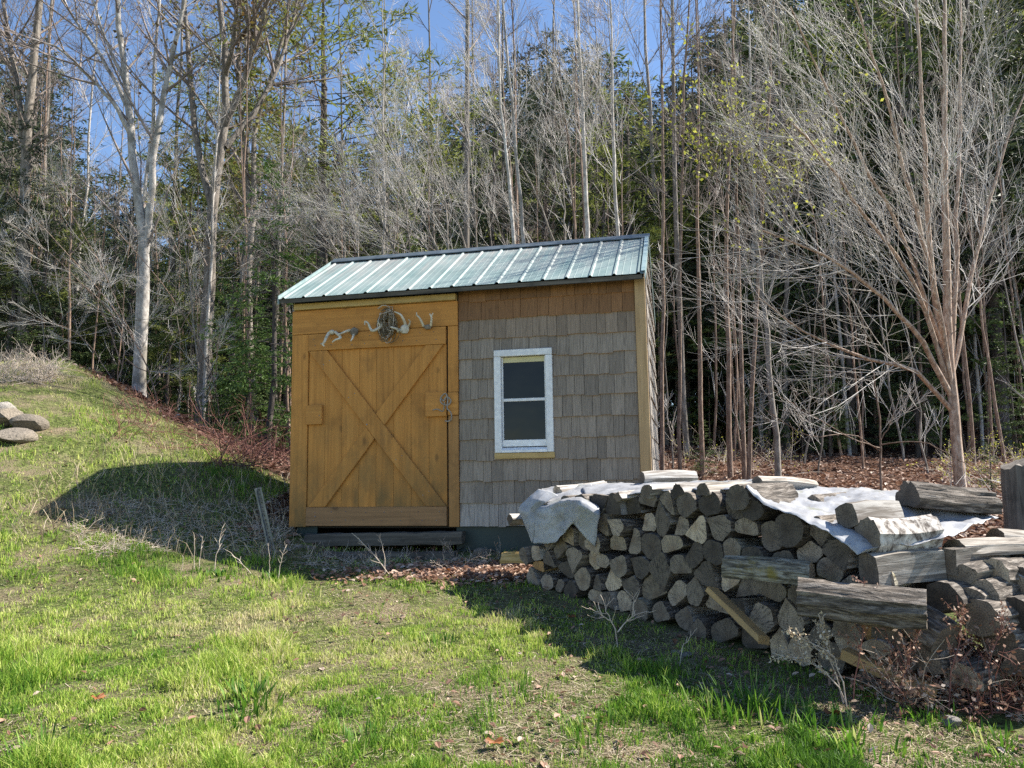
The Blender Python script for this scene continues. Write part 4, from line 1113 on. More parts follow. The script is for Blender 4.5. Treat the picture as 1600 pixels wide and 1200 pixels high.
plank('plank', pa, pb, 0.10, 0.05, ax, 'yellow edged board lying under the bottom logs at the near end', 2)

# tarps: control nets in photo position and depth behind the face
def tarp(name, rows, label, seed, sub=3, lift=0.0, ns=0.01, curve_=0.35):
    V = []; nr = len(rows); nc = len(rows[0])
    for r_ in rows:
        for (px, py, q) in r_: V.append(tuple(face_pt(px, py, q) + np.array([0, 0, lift])))
    # bicubic-ish refinement
    G = np.array(V).reshape(nr, nc, 3)
    def refine(G, k):
        n = G.shape[0]; out = []
        for i in range(n - 1):
            p0, p1, p2, p3 = G[max(i-1, 0)], G[i], G[i+1], G[min(i+2, n-1)]
            for j in range(k):
                t = j / k; cr = 0.5 * ((2*p1) + (p2-p0)*t + (2*p0-5*p1+4*p2-p3)*t*t + (3*p1-p0-3*p2+p3)*t**3)
                out.append(cr * curve_ + (p1 * (1 - t) + p2 * t) * (1 - curve_))
        out.append(G[-1]); return np.array(out)
    k = 10
    G = refine(G, k); G = refine(G.transpose(1, 0, 2), k).transpose(1, 0, 2)
    a, b_, _ = G.shape
    G[..., 2] += (fbm(G[..., 0] * 9 + seed, G[..., 1] * 9, 4) - 0.5) * ns * 4
    s_ = (np.abs(fbm(G[..., 0] * 7 + seed, G[..., 2] * 7, 3) - 0.5) * 2 - .3) * ns * 4
    G[..., 0] -= QD[0] * s_; G[..., 1] -= QD[1] * s_
    u_ = fbm(G[..., 0] * 11 + G[..., 1] * 4, G[..., 1] * 11 - G[..., 0] * 4 + seed, 3)
    G[..., 2] += (0.5 - np.abs(u_ - 0.5) * 3) * ns * 1.6
    ii_ = (np.arange(a - 1)[:, None] * b_ + np.arange(b_ - 1)[None]).ravel()
    me = mesh_np(name, G.reshape(-1, 3), [np.stack([ii_, ii_ + 1, ii_ + 1 + b_, ii_ + b_], 1)], M['tarp'], smooth=True)
    o = link(name, me); m = o.modifiers.new('thickness', 'SOLIDIFY'); m.thickness = 0.0015; m.offset = 0
    return tag(o, label, 'tarp')
tarp('tarp', [
    [(1196, 757, .62), (1215, 757, .8), (1260, 759, .88), (1311, 761, .95), (1360, 765, .98), (1403, 768, 1.0), (1470, 786, .98), (1559, 808, .9)],
    [(1180, 760, .3), (1205, 766, .45), (1250, 771, .55), (1300, 775, .6), (1350, 778, .62), (1400, 785, .62), (1460, 800, .68), (1535, 818, .66)],
    [(1171, 762, .04), (1192, 776, .15), (1232, 786, .25), (1280, 795, .3), (1325, 802, .3), (1378, 812, .32), (1440, 822, .4), (1500, 831, .45)],
    [(1168, 762, -.045), (1190, 781, -.06), (1226, 799, -.06), (1268, 812, -.065), (1305, 826, -.05), (1350, 842, .0), (1410, 852, .1), (1478, 842, .3)],
    [(1166, 764, -.06), (1188, 784, -.08), (1220, 801, -.085), (1258, 815, -.09), (1289, 830, -.09), (1318, 850, -.09), (1338, 869, -.09), (1362, 858, -.06)],
], 'long dirty white tarp lying over the near half of the woodpile', 3, ns=0.010, curve_=0.2)
tarp('tarp', [
    [(905, 759, .50), (960, 758, .52), (1020, 757, .60), (1090, 755, .70), (1150, 754, .75), (1190, 754, .75)],
    [(910, 768, .25), (962, 767, .27), (1022, 764, .30), (1090, 761, .36), (1145, 760, .40), (1180, 760, .42)],
    [(915, 778, .04), (965, 776, .02), (1025, 771, .04), (1085, 768, .04), (1130, 767, .05), (1168, 764, .05)],
], 'dirty white sheet lying flat under the split logs along the middle of the pile top', 5, ns=0.008, curve_=0.3, lift=0.012)
tarp('tarp', [
    [(846, 764, .42), (866, 761, .44), (888, 758, .46), (905, 757, .46), (925, 757, .46)],
    [(842, 772, .10), (862, 779, .10), (888, 777, .10), (908, 776, .10), (928, 782, .10)],
    [(835, 798, -.05), (858, 790, -.07), (886, 782, -.09), (907, 781, -.15), (937, 795, -.05)],
    [(832, 815, -.06), (856, 806, -.07), (882, 799, -.08), (905, 790, -.17), (938, 806, -.07)],
    [(831, 830, -.07), (856, 826, -.06), (878, 816, -.06), (903, 806, -.14), (934, 824, -.07)],
    [(833, 849, -.07), (852, 849, -.06), (869, 847, -.06), (895, 818, -.10), (929, 856, -.07)],
], 'mildewed white tarp corner hanging in points over the shed end of the pile', 8, ns=0.005, curve_=0.15)
tarp('tarp', [
    [(842, 765, .03), (858, 767, .05), (872, 775, .08)],
    [(822, 780, -.05), (840, 782, -.06), (852, 786, -.02)],
    [(810, 796, -.08), (826, 800, -.09), (838, 800, -.05)],
    [(820, 820, -.08), (828, 822, -.09), (835, 818, -.07)],
    [(829, 846, -.075), (831, 849, -.075), (833, 843, -.07)],
], 'narrow folded tarp strip hanging to a point at the shed end of the pile', 9, ns=0.004)

# ------------------------------------------------------------------ other things on the ground
# old post behind the pile at the right
def post():
    r = random.Random(4); mb = MB(); V = []; n = 16; k = 6
    base = at(1606, 872, t0=4.6); h = 0.92
    base = Vector((base.x, base.y, 0)); z0 = h1(base.x, base.y) - 0.05
    lump = [r.uniform(0.88, 1.1) for _ in range(n)]
    tz = pdep(1590, 722, base.y).z
    for i in range(k + 1):
        f = i / k
        for j in range(n):
            t = 2*math.pi*j/n; rr = 0.135 * lump[j] * (1.1 - 0.15*f) * r.uniform(0.98, 1.02)
            V.append((rr*math.cos(t), rr*math.sin(t), (tz - z0) * f + (r.uniform(-.02, .02) + 0.05*math.cos(t) if i == k else 0)))
    V.append((0, 0, tz - z0 - 0.015))
    mb.add(V, [(i*n+j, i*n+(j+1) % n, (i+1)*n+(j+1) % n, (i+1)*n+j) for i in range(k) for j in range(n)] + [(k*n+j, k*n+(j+1) % n, (k+1)*n) for j in range(n)])
    o = mb.build('stump', M['grey_post'], None, smooth=True); o.location = (base.x, base.y, z0)
    tag(o, 'tall weathered grey stump standing behind the right end of the woodpile', 'stump')
post()

# perforated steel post left of the shed
def steel_post():
    b0 = at(428, 872); top = Vector(pdep(404, 762, b0.y - 0.1)); d = top - b0; Ln = d.length; d.normalize()
    s = d.cross(Vector((0, 1, 0))).normalized(); u = s.cross(d)
    mb = MB(); w, dp, t = 0.030, 0.02, 0.0035
    # U channel with flanges, front web cut by holes
    nh = 19; pitch_ = (Ln + 0.1) / nh; y = 0
    for i in range(nh):
        z0 = -0.1 + i * pitch_; z1 = z0 + pitch_; hz = 0.011
        zc = (z0 + z1) / 2
        mb.box(-w*.55, w*.55, -t, 0, z0, zc - hz/2); mb.box(-w*.55, w*.55, -t, 0, zc + hz/2, z1)
        mb.box(-w*.55, -0.005, -t, 0, zc - hz/2, zc + hz/2); mb.box(0.005, w*.55, -t, 0, zc - hz/2, zc + hz/2)
    for sg in (-1, 1):
        a, b_ = sorted((sg*w*.55, sg*(w*.55 + t))); mb.box(a, b_, -t, dp, -0.1, Ln)
        a, b_ = sorted((sg*(w*.55 + t), sg*w)); mb.box(a, b_, dp - t, dp, -0.1, Ln)
    o = mb.build('steel_post', M['steel'])
    o.matrix_world = Matrix.Translation(b0) @ Matrix(((s.x, -u.x, d.x), (s.y, -u.y, d.y), (s.z, -u.z, d.z))).to_4x4()
    tag(o, 'leaning perforated grey steel post in the ground beside the shed', 'post')
steel_post()
# boulders on the bank
for i, (px, py, sx, sy, sz, mt, lb) in enumerate([
    (2, 662, 0.30, 0.26, 0.22, 'stone_brown', 'pale rounded boulder at the left edge of the grassy bank'),
    (44, 668, 0.22, 0.2, 0.13, 'stone_brown', 'brown boulder leaning on the pale one, lit from above'),
    (26, 687, 0.25, 0.2, 0.12, 'stone_brown', 'flat brown boulder lying lowest of the three on the bank'),
    (4, 642, 0.18, 0.16, 0.10, 'stone', 'small stone peeping over the pale boulder on the bank')]):
    p = at(px, py); tag(rock('boulder', (p.x, p.y, p.z + sz * 0.18), (sx, sy, sz), 30 + i, M[mt], i * 0.7), lb, 'boulder', 'boulders on the bank')
for i, (px, py, s_, lb) in enumerate([(1073, 1028, 0.04, 'small pale stone in the shaded grass before the pile'), (1056, 1025, 0.035, 'grey pebble next to the small pale stone'),
                                      (1486, 1140, 0.055, 'pale flat chip of wood-like stone near the bottom right'), (448, 862, 0.04, 'little white stone by the foot of the shed')]):
    p = at(px, py); tag(rock('stone', (p.x, p.y, p.z + s_ * 0.3), (s_, s_ * 0.8, s_ * 0.5), 60 + i, M['stone'], i), lb, 'stone')

# ------------------------------------------------------------------ trees
def tubes(P, Rr, sides):
    """P (n,k,3) polylines, Rr (n,k) radii -> verts, quads"""
    n, k, _ = P.shape
    T = np.gradient(P, axis=1); T /= np.linalg.norm(T, axis=2, keepdims=True) + 1e-9
    ref = np.zeros_like(T); ref[..., 0] = 1; ref[np.abs(T[..., 0]) > 0.8] = (0, 1, 0)
    ref = np.broadcast_to(ref[:, :1], T.shape)
    A = np.cross(T, ref); A /= np.linalg.norm(A, axis=2, keepdims=True) + 1e-9; B = np.cross(T, A)
    ang = np.arange(sides) * 2 * math.pi / sides
    V = P[:, :, None] + (A[:, :, None] * np.cos(ang)[None, None, :, None] + B[:, :, None] * np.sin(ang)[None, None, :, None]) * Rr[:, :, None, None]
    i = np.arange(n)[:, None, None]; j = np.arange(k - 1)[None, :, None]; s = np.arange(sides)[None, None]
    base = (i * k + j) * sides; s2 = (s + 1) % sides
    Fq = np.stack([base + s, base + s2, base + sides + s2, base + sides + s], -1).reshape(-1, 4)
    return V.reshape(-1, 3), Fq
def pack(parts):
    Vs = []; Fs = []; b = 0
    for V_, F_ in parts:
        Vs.append(V_); Fs.append(F_ + b); b += len(V_)
    return np.concatenate(Vs), np.concatenate(Fs)
def sprout(g, P, Rr, per, t0, t1, ang, length, k, rad, tip, up=0.15, wob=0.18, lenfall=0.5, taper=1.0, bias=None):
    """children of the polylines P; returns (P2, R2)"""
    n, kk, _ = P.shape
    cnt = g.poisson(per, n) if per < 6 else np.full(n, int(per))
    par = np.repeat(np.arange(n), cnt); m = len(par)
    if m == 0: return np.zeros((0, k, 3)), np.zeros((0, k))
    t = g.uniform(t0, t1, m); f = t * (kk - 1); i0 = np.minimum(f.astype(int), kk - 2); fr = (f - i0)[:, None]
    p = P[par, i0] * (1 - fr) + P[par, i0 + 1] * fr
    r = Rr[par, i0] * (1 - fr[:, 0]) + Rr[par, i0 + 1] * fr[:, 0]
    d = P[par, i0 + 1] - P[par, i0]; d /= np.linalg.norm(d, axis=1)[:, None] + 1e-9
    rv = g.normal(size=(m, 3))
    if bias is not None: rv = rv + np.array(bias)
    side = rv - (rv * d).sum(1)[:, None] * d; side /= np.linalg.norm(side, axis=1)[:, None] + 1e-9
    a = np.radians(g.normal(ang, 9, m))[:, None]
    dr = d * np.cos(a) + side * np.sin(a)
    Ln = length * g.uniform(0.55, 1.15, m) * (1 - lenfall * t)
    Q = np.zeros((m, k, 3)); Q[:, 0] = p
    cur = dr
    for j in range(1, k):
        cur = cur + g.normal(scale=wob, size=(m, 3)) * 0.36; cur[:, 2] += up
        cur /= np.linalg.norm(cur, axis=1)[:, None]
        Q[:, j] = Q[:, j - 1] + cur * (Ln / (k - 1))[:, None]
    rr = np.minimum(r * 0.75, rad * g.uniform(0.7, 1.2, m)); rr = np.maximum(rr, tip * 1.1)
    fr_ = np.linspace(0, 1, k)[None] ** taper
    return Q, rr[:, None] * (1 - fr_) + tip * fr_
def stem_path(g, base, top, n, wob=0.1):
    base, top = np.array(base), np.array(top); f = np.linspace(0, 1, n)[:, None]
    P = base + (top - base) * f
    w = np.cumsum(g.normal(scale=wob, size=(n, 3)), 0); w -= f * w[-1]; w[:, 2] = 0
    return (P + w)[None]
def resample(pts, n):
    P = np.array([list(p) for p in smooth_pts(pts, 6)]); s = np.concatenate([[0], np.cumsum(np.linalg.norm(np.diff(P, axis=0), axis=1))])
    t = np.linspace(0, s[-1], n); return np.stack([np.interp(t, s, P[:, i]) for i in range(3)], 1)
def kites(g, P0, Dv, ln, wd, Nn=None):
    """small leaf-like kites: base P0, direction Dv, lengths ln, widths wd"""
    m = len(P0)
    rv = g.normal(size=(m, 3)); S = np.cross(Dv, rv); S /= np.linalg.norm(S, axis=1)[:, None] + 1e-9
    ln = np.broadcast_to(ln, m)[:, None]; wd = np.broadcast_to(wd, m)[:, None]
    V = np.stack([P0, P0 + Dv * ln * 0.45 + S * wd, P0 + Dv * ln, P0 + Dv * ln * 0.45 - S * wd], 1).reshape(-1, 3)
    i = np.arange(m)[:, None] * 4
    return V, np.concatenate([i, i + 1, i + 2, i + 3], 1)
def bare_crown(g, S, SR, dens=1.0, l1=2.6, tipr=0.004, t0=0.35, ang1=48, up1=0.12, r1=0.03, bias=None, lv=3, n1=26):
    """branches for stems S (n,k,3)"""
    B1, R1 = sprout(g, S, SR, n1 * dens, t0, 0.98, ang1, l1, 7, r1, tipr, up=up1 * 0.6, wob=0.10, lenfall=0.55, bias=bias)
    B2, R2 = sprout(g, B1, R1, 8 * dens, 0.12, 0.98, 27, l1 * 0.46, 4, 0.006, tipr, up=0.03, wob=0.10)
    parts = [tubes(B1, R1, 4), tubes(B2, R2, 3)]
    B3 = None
    if lv >= 3:
        B3, R3_ = sprout(g, B2, R2, 4.5, 0.1, 1.0, 32, l1 * 0.17, 3, 0.0035, tipr * 0.85, up=0.02, wob=0.16)
        parts.append(tubes(B3, R3_, 3))
    return pack(parts), (B2, B3)

def tree_obj(name, label, cat, group, loc, stem_data, crown_data, trunk_mat, twig_mat, leaf=None):
    root = bpy.data.objects.new(name, None); C.objects.link(root); root.location = loc; tag(root, label, cat, group)
    off = np.array(loc)
    V_, F_ = stem_data; me = mesh_np('trunk', V_ - off, [F_], M[trunk_mat], smooth=True); link('trunk', me, root)
    V_, F_ = crown_data; me = mesh_np('crown', V_ - off, [F_], M[twig_mat], smooth=True); link('crown', me, root)
    if leaf is not None:
        (V_, F_), tone, lm = leaf
        link('foliage', mesh_np('foliage', V_ - off, [F_], M[lm], attrs={'tone': tone}), root)
    return root
def copy_tree(src, loc, rz, sc, label=None, group=None):
    r = src.copy(); C.objects.link(r); r.location = loc; r.rotation_euler = (0, 0, rz); r.scale = (sc[0], sc[0], sc[1]) if isinstance(sc, tuple) else (sc,) * 3
    if label: r['label'] = label
    if group: r['group'] = group
    for ch in list(src.children):
        c = ch.copy(); C.objects.link(c); c.parent = r
    return r

def hero(name, label, cat, group, stems, depth, trunk_mat, twig_mat, seed, dens=1.0, l1=2.6, t0=0.35, ang1=45, up1=0.1, n1=26, bias=None, r1=0.03, leafspec=None, lv=3, tipr=0.0022):
    """stems: list of (photo points, r_base, r_top[, depth shift at top])"""
    g = np.random.default_rng(seed); S = []; SR = []
    K = 14
    for st in stems:
        pts, ra, rb = st[:3]; dsh = st[3] if len(st) > 3 else 0.0
        P = [pdep(px, py, depth + dsh * i / max(1, len(pts) - 1)) for i, (px, py) in enumerate(pts)]
        P = resample(P, K); S.append(P); SR.append(ra + (rb - ra) * np.linspace(0, 1, K))
    S = np.array(S); SR = np.array(SR)
    # root the first stem in the ground, whatever hides its foot
    b = S[0, 0]; gz = h1(b[0], b[1]); S[0, 0, 2] = min(gz - 0.1, b[2])
    S[:, 1:-1] += g.normal(scale=0.008, size=S[:, 1:-1].shape)
    flare = SR.copy(); flare[0, 0] *= 1.15
    trunk = tubes(S, flare, 9)
    crown, tw = bare_crown(g, S, SR, dens, l1, tipr, t0, ang1, up1, r1, bias, lv, n1)
    leaf = None
    if leafspec:
        lm, cnt, size = leafspec
        T = tw[0].reshape(-1, 3); idx = g.choice(len(T), min(cnt, len(T)), replace=True); base = T[idx] + g.normal(scale=0.06, size=(len(idx), 3))
        dv = g.normal(size=(len(idx), 3)); dv /= np.linalg.norm(dv, axis=1)[:, None]
        leaf = (kites(g, base, dv, size, size * 0.3), np.repeat(g.random(len(idx)), 4), lm)
    return tree_obj(name, label, cat, group, (b[0], b[1], gz), trunk, crown, trunk_mat, twig_mat, leaf)

BARE = 'bare trees standing behind the shed'
hero('maple_tree', 'tall double-stemmed maple with pale smooth bark on the bank', 'tree', None,
     [([(218, 640), (222, 500), (226, 400), (222, 345), (208, 250), (200, 150), (188, 60), (182, -60)], 0.115, 0.04),
      ([(226, 400), (234, 330), (243, 220), (262, 120), (285, 20), (300, -60)], 0.075, 0.03),
      ([(206, 215), (180, 165), (130, 110), (95, 78), (50, 60)], 0.045, 0.015, -1), ([(200, 170), (160, 90), (110, 20), (90, -30)], 0.045, 0.015, 1), ([(196, 130), (165, 60), (140, -20)], 0.035, 0.015)],
     14.0, 'bark_white', 'twig_dark', 101, dens=0.9, l1=3.0, t0=0.3, n1=12)
hero('oak_tree', 'big grey-barked oak with many rising limbs and last leaves above', 'tree', None,
     [([(316, 660), (322, 520), (328, 400), (334, 300), (350, 200), (352, 100), (340, -20)], 0.145, 0.05),
      ([(332, 330), (308, 220), (298, 120), (288, 0), (286, -60)], 0.075, 0.03, 1), ([(350, 200), (380, 130), (400, 60), (430, -30)], 0.07, 0.03, -1),
      ([(352, 230), (400, 170), (440, 90), (470, -20)], 0.06, 0.025, 1), ([(352, 120), (366, 60), (372, -40)], 0.06, 0.03, -1)],
     15.0, 'bark_grey', 'twig_dark', 102, dens=0.9, l1=3.2, t0=0.3, n1=14, leafspec=('bud_rust', 5200, 0.10))
hero('maple_tree', 'slender grey maple trunk between the oak and the shed', 'tree', BARE,
     [([(398, 690), (392, 560), (388, 420), (396, 330), (398, 200), (425, 120), (450, 20), (460, -60)], 0.09, 0.03), ([(394, 360), (378, 200), (372, 80), (368, -40)], 0.07, 0.03)],
     16.5, 'bark_grey', 'twig_dark', 103, l1=3.0, n1=12, leafspec=('bud_rust', 4200, 0.12))
hero('ash_tree', 'rough dark trunk rising at the far left edge above the bank', 'tree', BARE,
     [([(36, 600), (38, 420), (40, 250), (50, 120), (62, 0), (66, -60)], 0.13, 0.06), ([(40, 260), (28, 140), (10, 40), (0, -40)], 0.07, 0.03)],
     15.5, 'bark_grey', 'twig_dark', 104, l1=2.8, n1=14)
for i, (pts, ra, lb, dp) in enumerate([
    ([(806, 440), (804, 383), (795, 280), (783, 169), (780, 67), (776, -60)], 0.050, 'thin pale trunk rising left of centre behind the shed roof', 11.5),
    ([(824, 440), (819, 383), (811, 290), (804, 202), (790, 60), (782, -60)], 0.055, 'thin pale trunk leaning beside its twin behind the shed roof', 11.8),
    ([(921, 440), (918, 375), (914, 270), (910, 169), (902, 0), (898, -80)], 0.075, 'stouter brown-grey trunk right behind the roof ridge', 12.2),
    ([(968, 440), (966, 371), (960, 280), (957, 169), (954, 0), (950, -60)], 0.060, 'straight grey trunk near the high end of the ridge', 12.6),
    ([(1034, 735), (1036, 500), (1036, 350), (1035, 180), (1033, 0), (1030, -60)], 0.055, 'slim brown trunk hugging the sunlit corner of the shed', 11.5),
    ([(1062, 735), (1063, 520), (1064, 350), (1068, 160), (1080, -40)], 0.045, 'slim pale stem one step out from the shed corner', 11.0),
    ([(1096, 700), (1093, 560), (1090, 350), (1092, 180), (1085, -40)], 0.065, 'stouter brown stem in the row of saplings beside the shed', 12.5),
    ([(1141, 740), (1138, 560), (1135, 380), (1140, 200), (1150, -40)], 0.070, 'dark stem in the middle of the sapling row', 12.2),
    ([(1162, 735), (1158, 560), (1152, 350), (1148, 150), (1142, -40)], 0.055, 'reddish sapling leaning slightly towards the shed', 11.6),
    ([(1168, 738), (1178, 560), (1187, 387), (1196, 240), (1205, 80), (1212, -40)], 0.055, 'reddish sapling leaning away towards the woodpile', 11.2)]):
    hero('sapling_tree', lb, 'tree', BARE, [(pts, ra * 0.62, 0.012)], dp, 'bark_brown' if i >= 4 else 'bark_white', 'twig' if i < 4 else 'twig_dark', 120 + i, dens=1.0, l1=2.3 if i < 4 else 1.7, t0=0.3 if i < 4 else 0.35, ang1=42, n1=14 if i < 4 else 9, tipr=0.0017, r1=0.007, bias=(-0.9, -0.3, 0) if i < 4 else None)
hero('birch_clump', 'large many-stemmed tree with brown bark and long sunlit arching twigs', 'tree', None,
     [([(1502, 775), (1494, 680), (1487, 600), (1482, 540), (1478, 420), (1477, 140), (1476, -60)], 0.066, 0.016),
      ([(1483, 580), (1462, 480), (1456, 420), (1446, 280), (1440, 175), (1430, -60)], 0.038, 0.012, -0.6),
      ([(1488, 610), (1470, 500), (1448, 400), (1410, 250), (1380, 140), (1330, -20)], 0.03, 0.010, -1.2),
      ([(1480, 560), (1430, 420), (1390, 330), (1330, 220), (1280, 110), (1235, 10)], 0.026, 0.007, -1.5),
      ([(1482, 600), (1440, 470), (1400, 400), (1345, 330), (1290, 250), (1235, 190)], 0.03, 0.008, -1.6),
      ([(1484, 610), (1492, 460), (1496, 300), (1500, 150), (1500, -40)], 0.035, 0.012, 0.8),
      ([(1486, 590), (1510, 480), (1530, 380), (1570, 230), (1610, 120)], 0.03, 0.010, 0.8),
      ([(1487, 620), (1430, 520), (1360, 450), (1290, 400), (1190, 360)], 0.035, 0.008, -1.4),
      ([(1486, 640), (1430, 580), (1350, 560), (1260, 520), (1185, 465)], 0.03, 0.006, -1.0)],
     9.2, 'bark_birch', 'twig', 105, dens=0.85, l1=2.6, t0=0.16, ang1=32, up1=0.07, n1=17, r1=0.0062, tipr=0.0018, bias=(-0.8, -0.2, 0))
hero('sapling_tree', 'low bare shrub tree spreading its twigs over the leafy floor', 'tree', BARE,
     [([(1376, 775), (1375, 700), (1374, 650), (1360, 560), (1340, 470)], 0.016, 0.004), ([(1375, 690), (1400, 640), (1406, 600)], 0.008, 0.003), ([(1376, 700), (1340, 690), (1270, 650), (1190, 600)], 0.009, 0.003, -1), ([(1376, 705), (1330, 680), (1260, 680), (1185, 630)], 0.008, 0.003, -1), ([(1376, 695), (1440, 690), (1500, 720), (1560, 760)], 0.008, 0.003, -1)],
     9.8, 'bark_brown', 'twig', 106, l1=0.8, n1=4, t0=0.25, r1=0.004, tipr=0.002, lv=2)
hero('sapling_tree', 'arching bare sapling on the bank with long pale twigs drooping left', 'tree', BARE,
     [([(160, 700), (180, 600), (196, 560), (180, 500), (120, 440), (20, 420)], 0.014, 0.004), ([(196, 560), (230, 580), (300, 570), (350, 540)], 0.009, 0.003), ([(190, 570), (150, 470), (60, 380), (-20, 330)], 0.010, 0.003), ([(180, 600), (120, 520), (40, 500), (-40, 520)], 0.009, 0.003)],
     12.4, 'bark_brown', 'twig', 107, l1=1.1, n1=6, t0=0.25, r1=0.004, tipr=0.0015, lv=3)
hero('sapling_tree', 'slight bare sapling on the bank sweeping twigs up across the double maple', 'tree', BARE,
     [([(250, 690), (240, 600), (190, 500), (90, 380), (0, 290)], 0.014, 0.003), ([(240, 600), (290, 500), (330, 440), (420, 400)], 0.009, 0.003), ([(215, 545), (150, 400), (70, 260)], 0.009, 0.003)],
     13.0, 'bark_brown', 'twig', 109, l1=1.3, n1=8, t0=0.2, r1=0.004, tipr=0.0015, lv=3)
hero('sapling_tree', 'wide bare sapling before the oak with twigs fanning up to the left', 'tree', BARE,
     [([(345, 700), (335, 600), (280, 480), (190, 370), (90, 280)], 0.014, 0.003), ([(335, 600), (350, 500), (420, 420), (500, 360)], 0.010, 0.003), ([(310, 540), (300, 440), (230, 300)], 0.009, 0.003)],
     13.2, 'bark_brown', 'twig', 110, l1=1.3, n1=8, t0=0.2, r1=0.004, tipr=0.0015, lv=3)
hero('sapling_tree', 'bare sapling at the left edge with long level twigs over the bank', 'tree', BARE,
     [([(60, 640), (70, 560), (60, 470), (20, 380), (-40, 320)], 0.014, 0.003), ([(68, 570), (120, 520), (200, 500), (290, 500)], 0.009, 0.003), ([(66, 540), (130, 460), (190, 420)], 0.009, 0.003)],
     13.6, 'bark_grey', 'twig', 111, l1=1.2, n1=8, t0=0.2, r1=0.004, tipr=0.0015, lv=3)
hero('young_maple', 'young maple flecked with fresh yellow-green leaves right of the shed', 'tree', None,
     [([(1215, 740), (1205, 600), (1190, 450), (1175, 330), (1150, 200), (1120, 60)], 0.045, 0.012), ([(1195, 480), (1225, 380), (1250, 300), (1262, 230)], 0.022, 0.008), ([(1180, 360), (1130, 290), (1095, 220)], 0.018, 0.008)],
     11.0, 'bark_grey', 'twig_dark', 108, l1=1.9, n1=12, r1=0.010, tipr=0.0017, leafspec=('bud', 1300, 0.07))
# brushy bare shrubs leaning behind the roof
for i, (x0, y0, tx, ty, dp) in enumerate([(700, 440, 560, 130, 11.0), (745, 440, 600, 60, 11.6), (640, 450, 500, 180, 11.4), (560, 470, 430, 240, 11.8), (880, 420, 760, 150, 11.3), (610, 460, 640, 120, 12.4)]):
    hero('bare_shrub', ['fan of pale twigs arching over the middle of the roof', 'taller fan of twigs rising behind the ridge', 'twiggy shrub leaning off above the door side of the roof',
         'twiggy shrub behind the low corner of the roof', 'leaning pale sapling crossing behind the ridge', 'upright grey shrub behind the ridge in front of the hemlocks'][i], 'shrub', 'bare shrubs behind the shed roof',
         [([(x0, y0), ((x0*2+tx)/3, (y0*2+ty)/3 - 20), ((x0+2*tx)/3, (y0+2*ty)/3 - 10), (tx, ty)], 0.02, 0.005), ([(x0 + 4, y0), ((x0*2+tx)/3 + 40, (y0*2+ty)/3 - 50), ((x0+2*tx)/3 + 70, ty + 40)], 0.018, 0.005, 0.5), ([(x0 - 4, y0), (x0 - 80, y0 - 60), (x0 - 190, y0 - 130)], 0.014, 0.004, -0.3)],
         dp + 1.3, 'bark_grey', 'twig', 140 + i, l1=1.9, n1=9, t0=0.15, r1=0.0048, tipr=0.0016, ang1=35, bias=(-0.5, 0, 0))

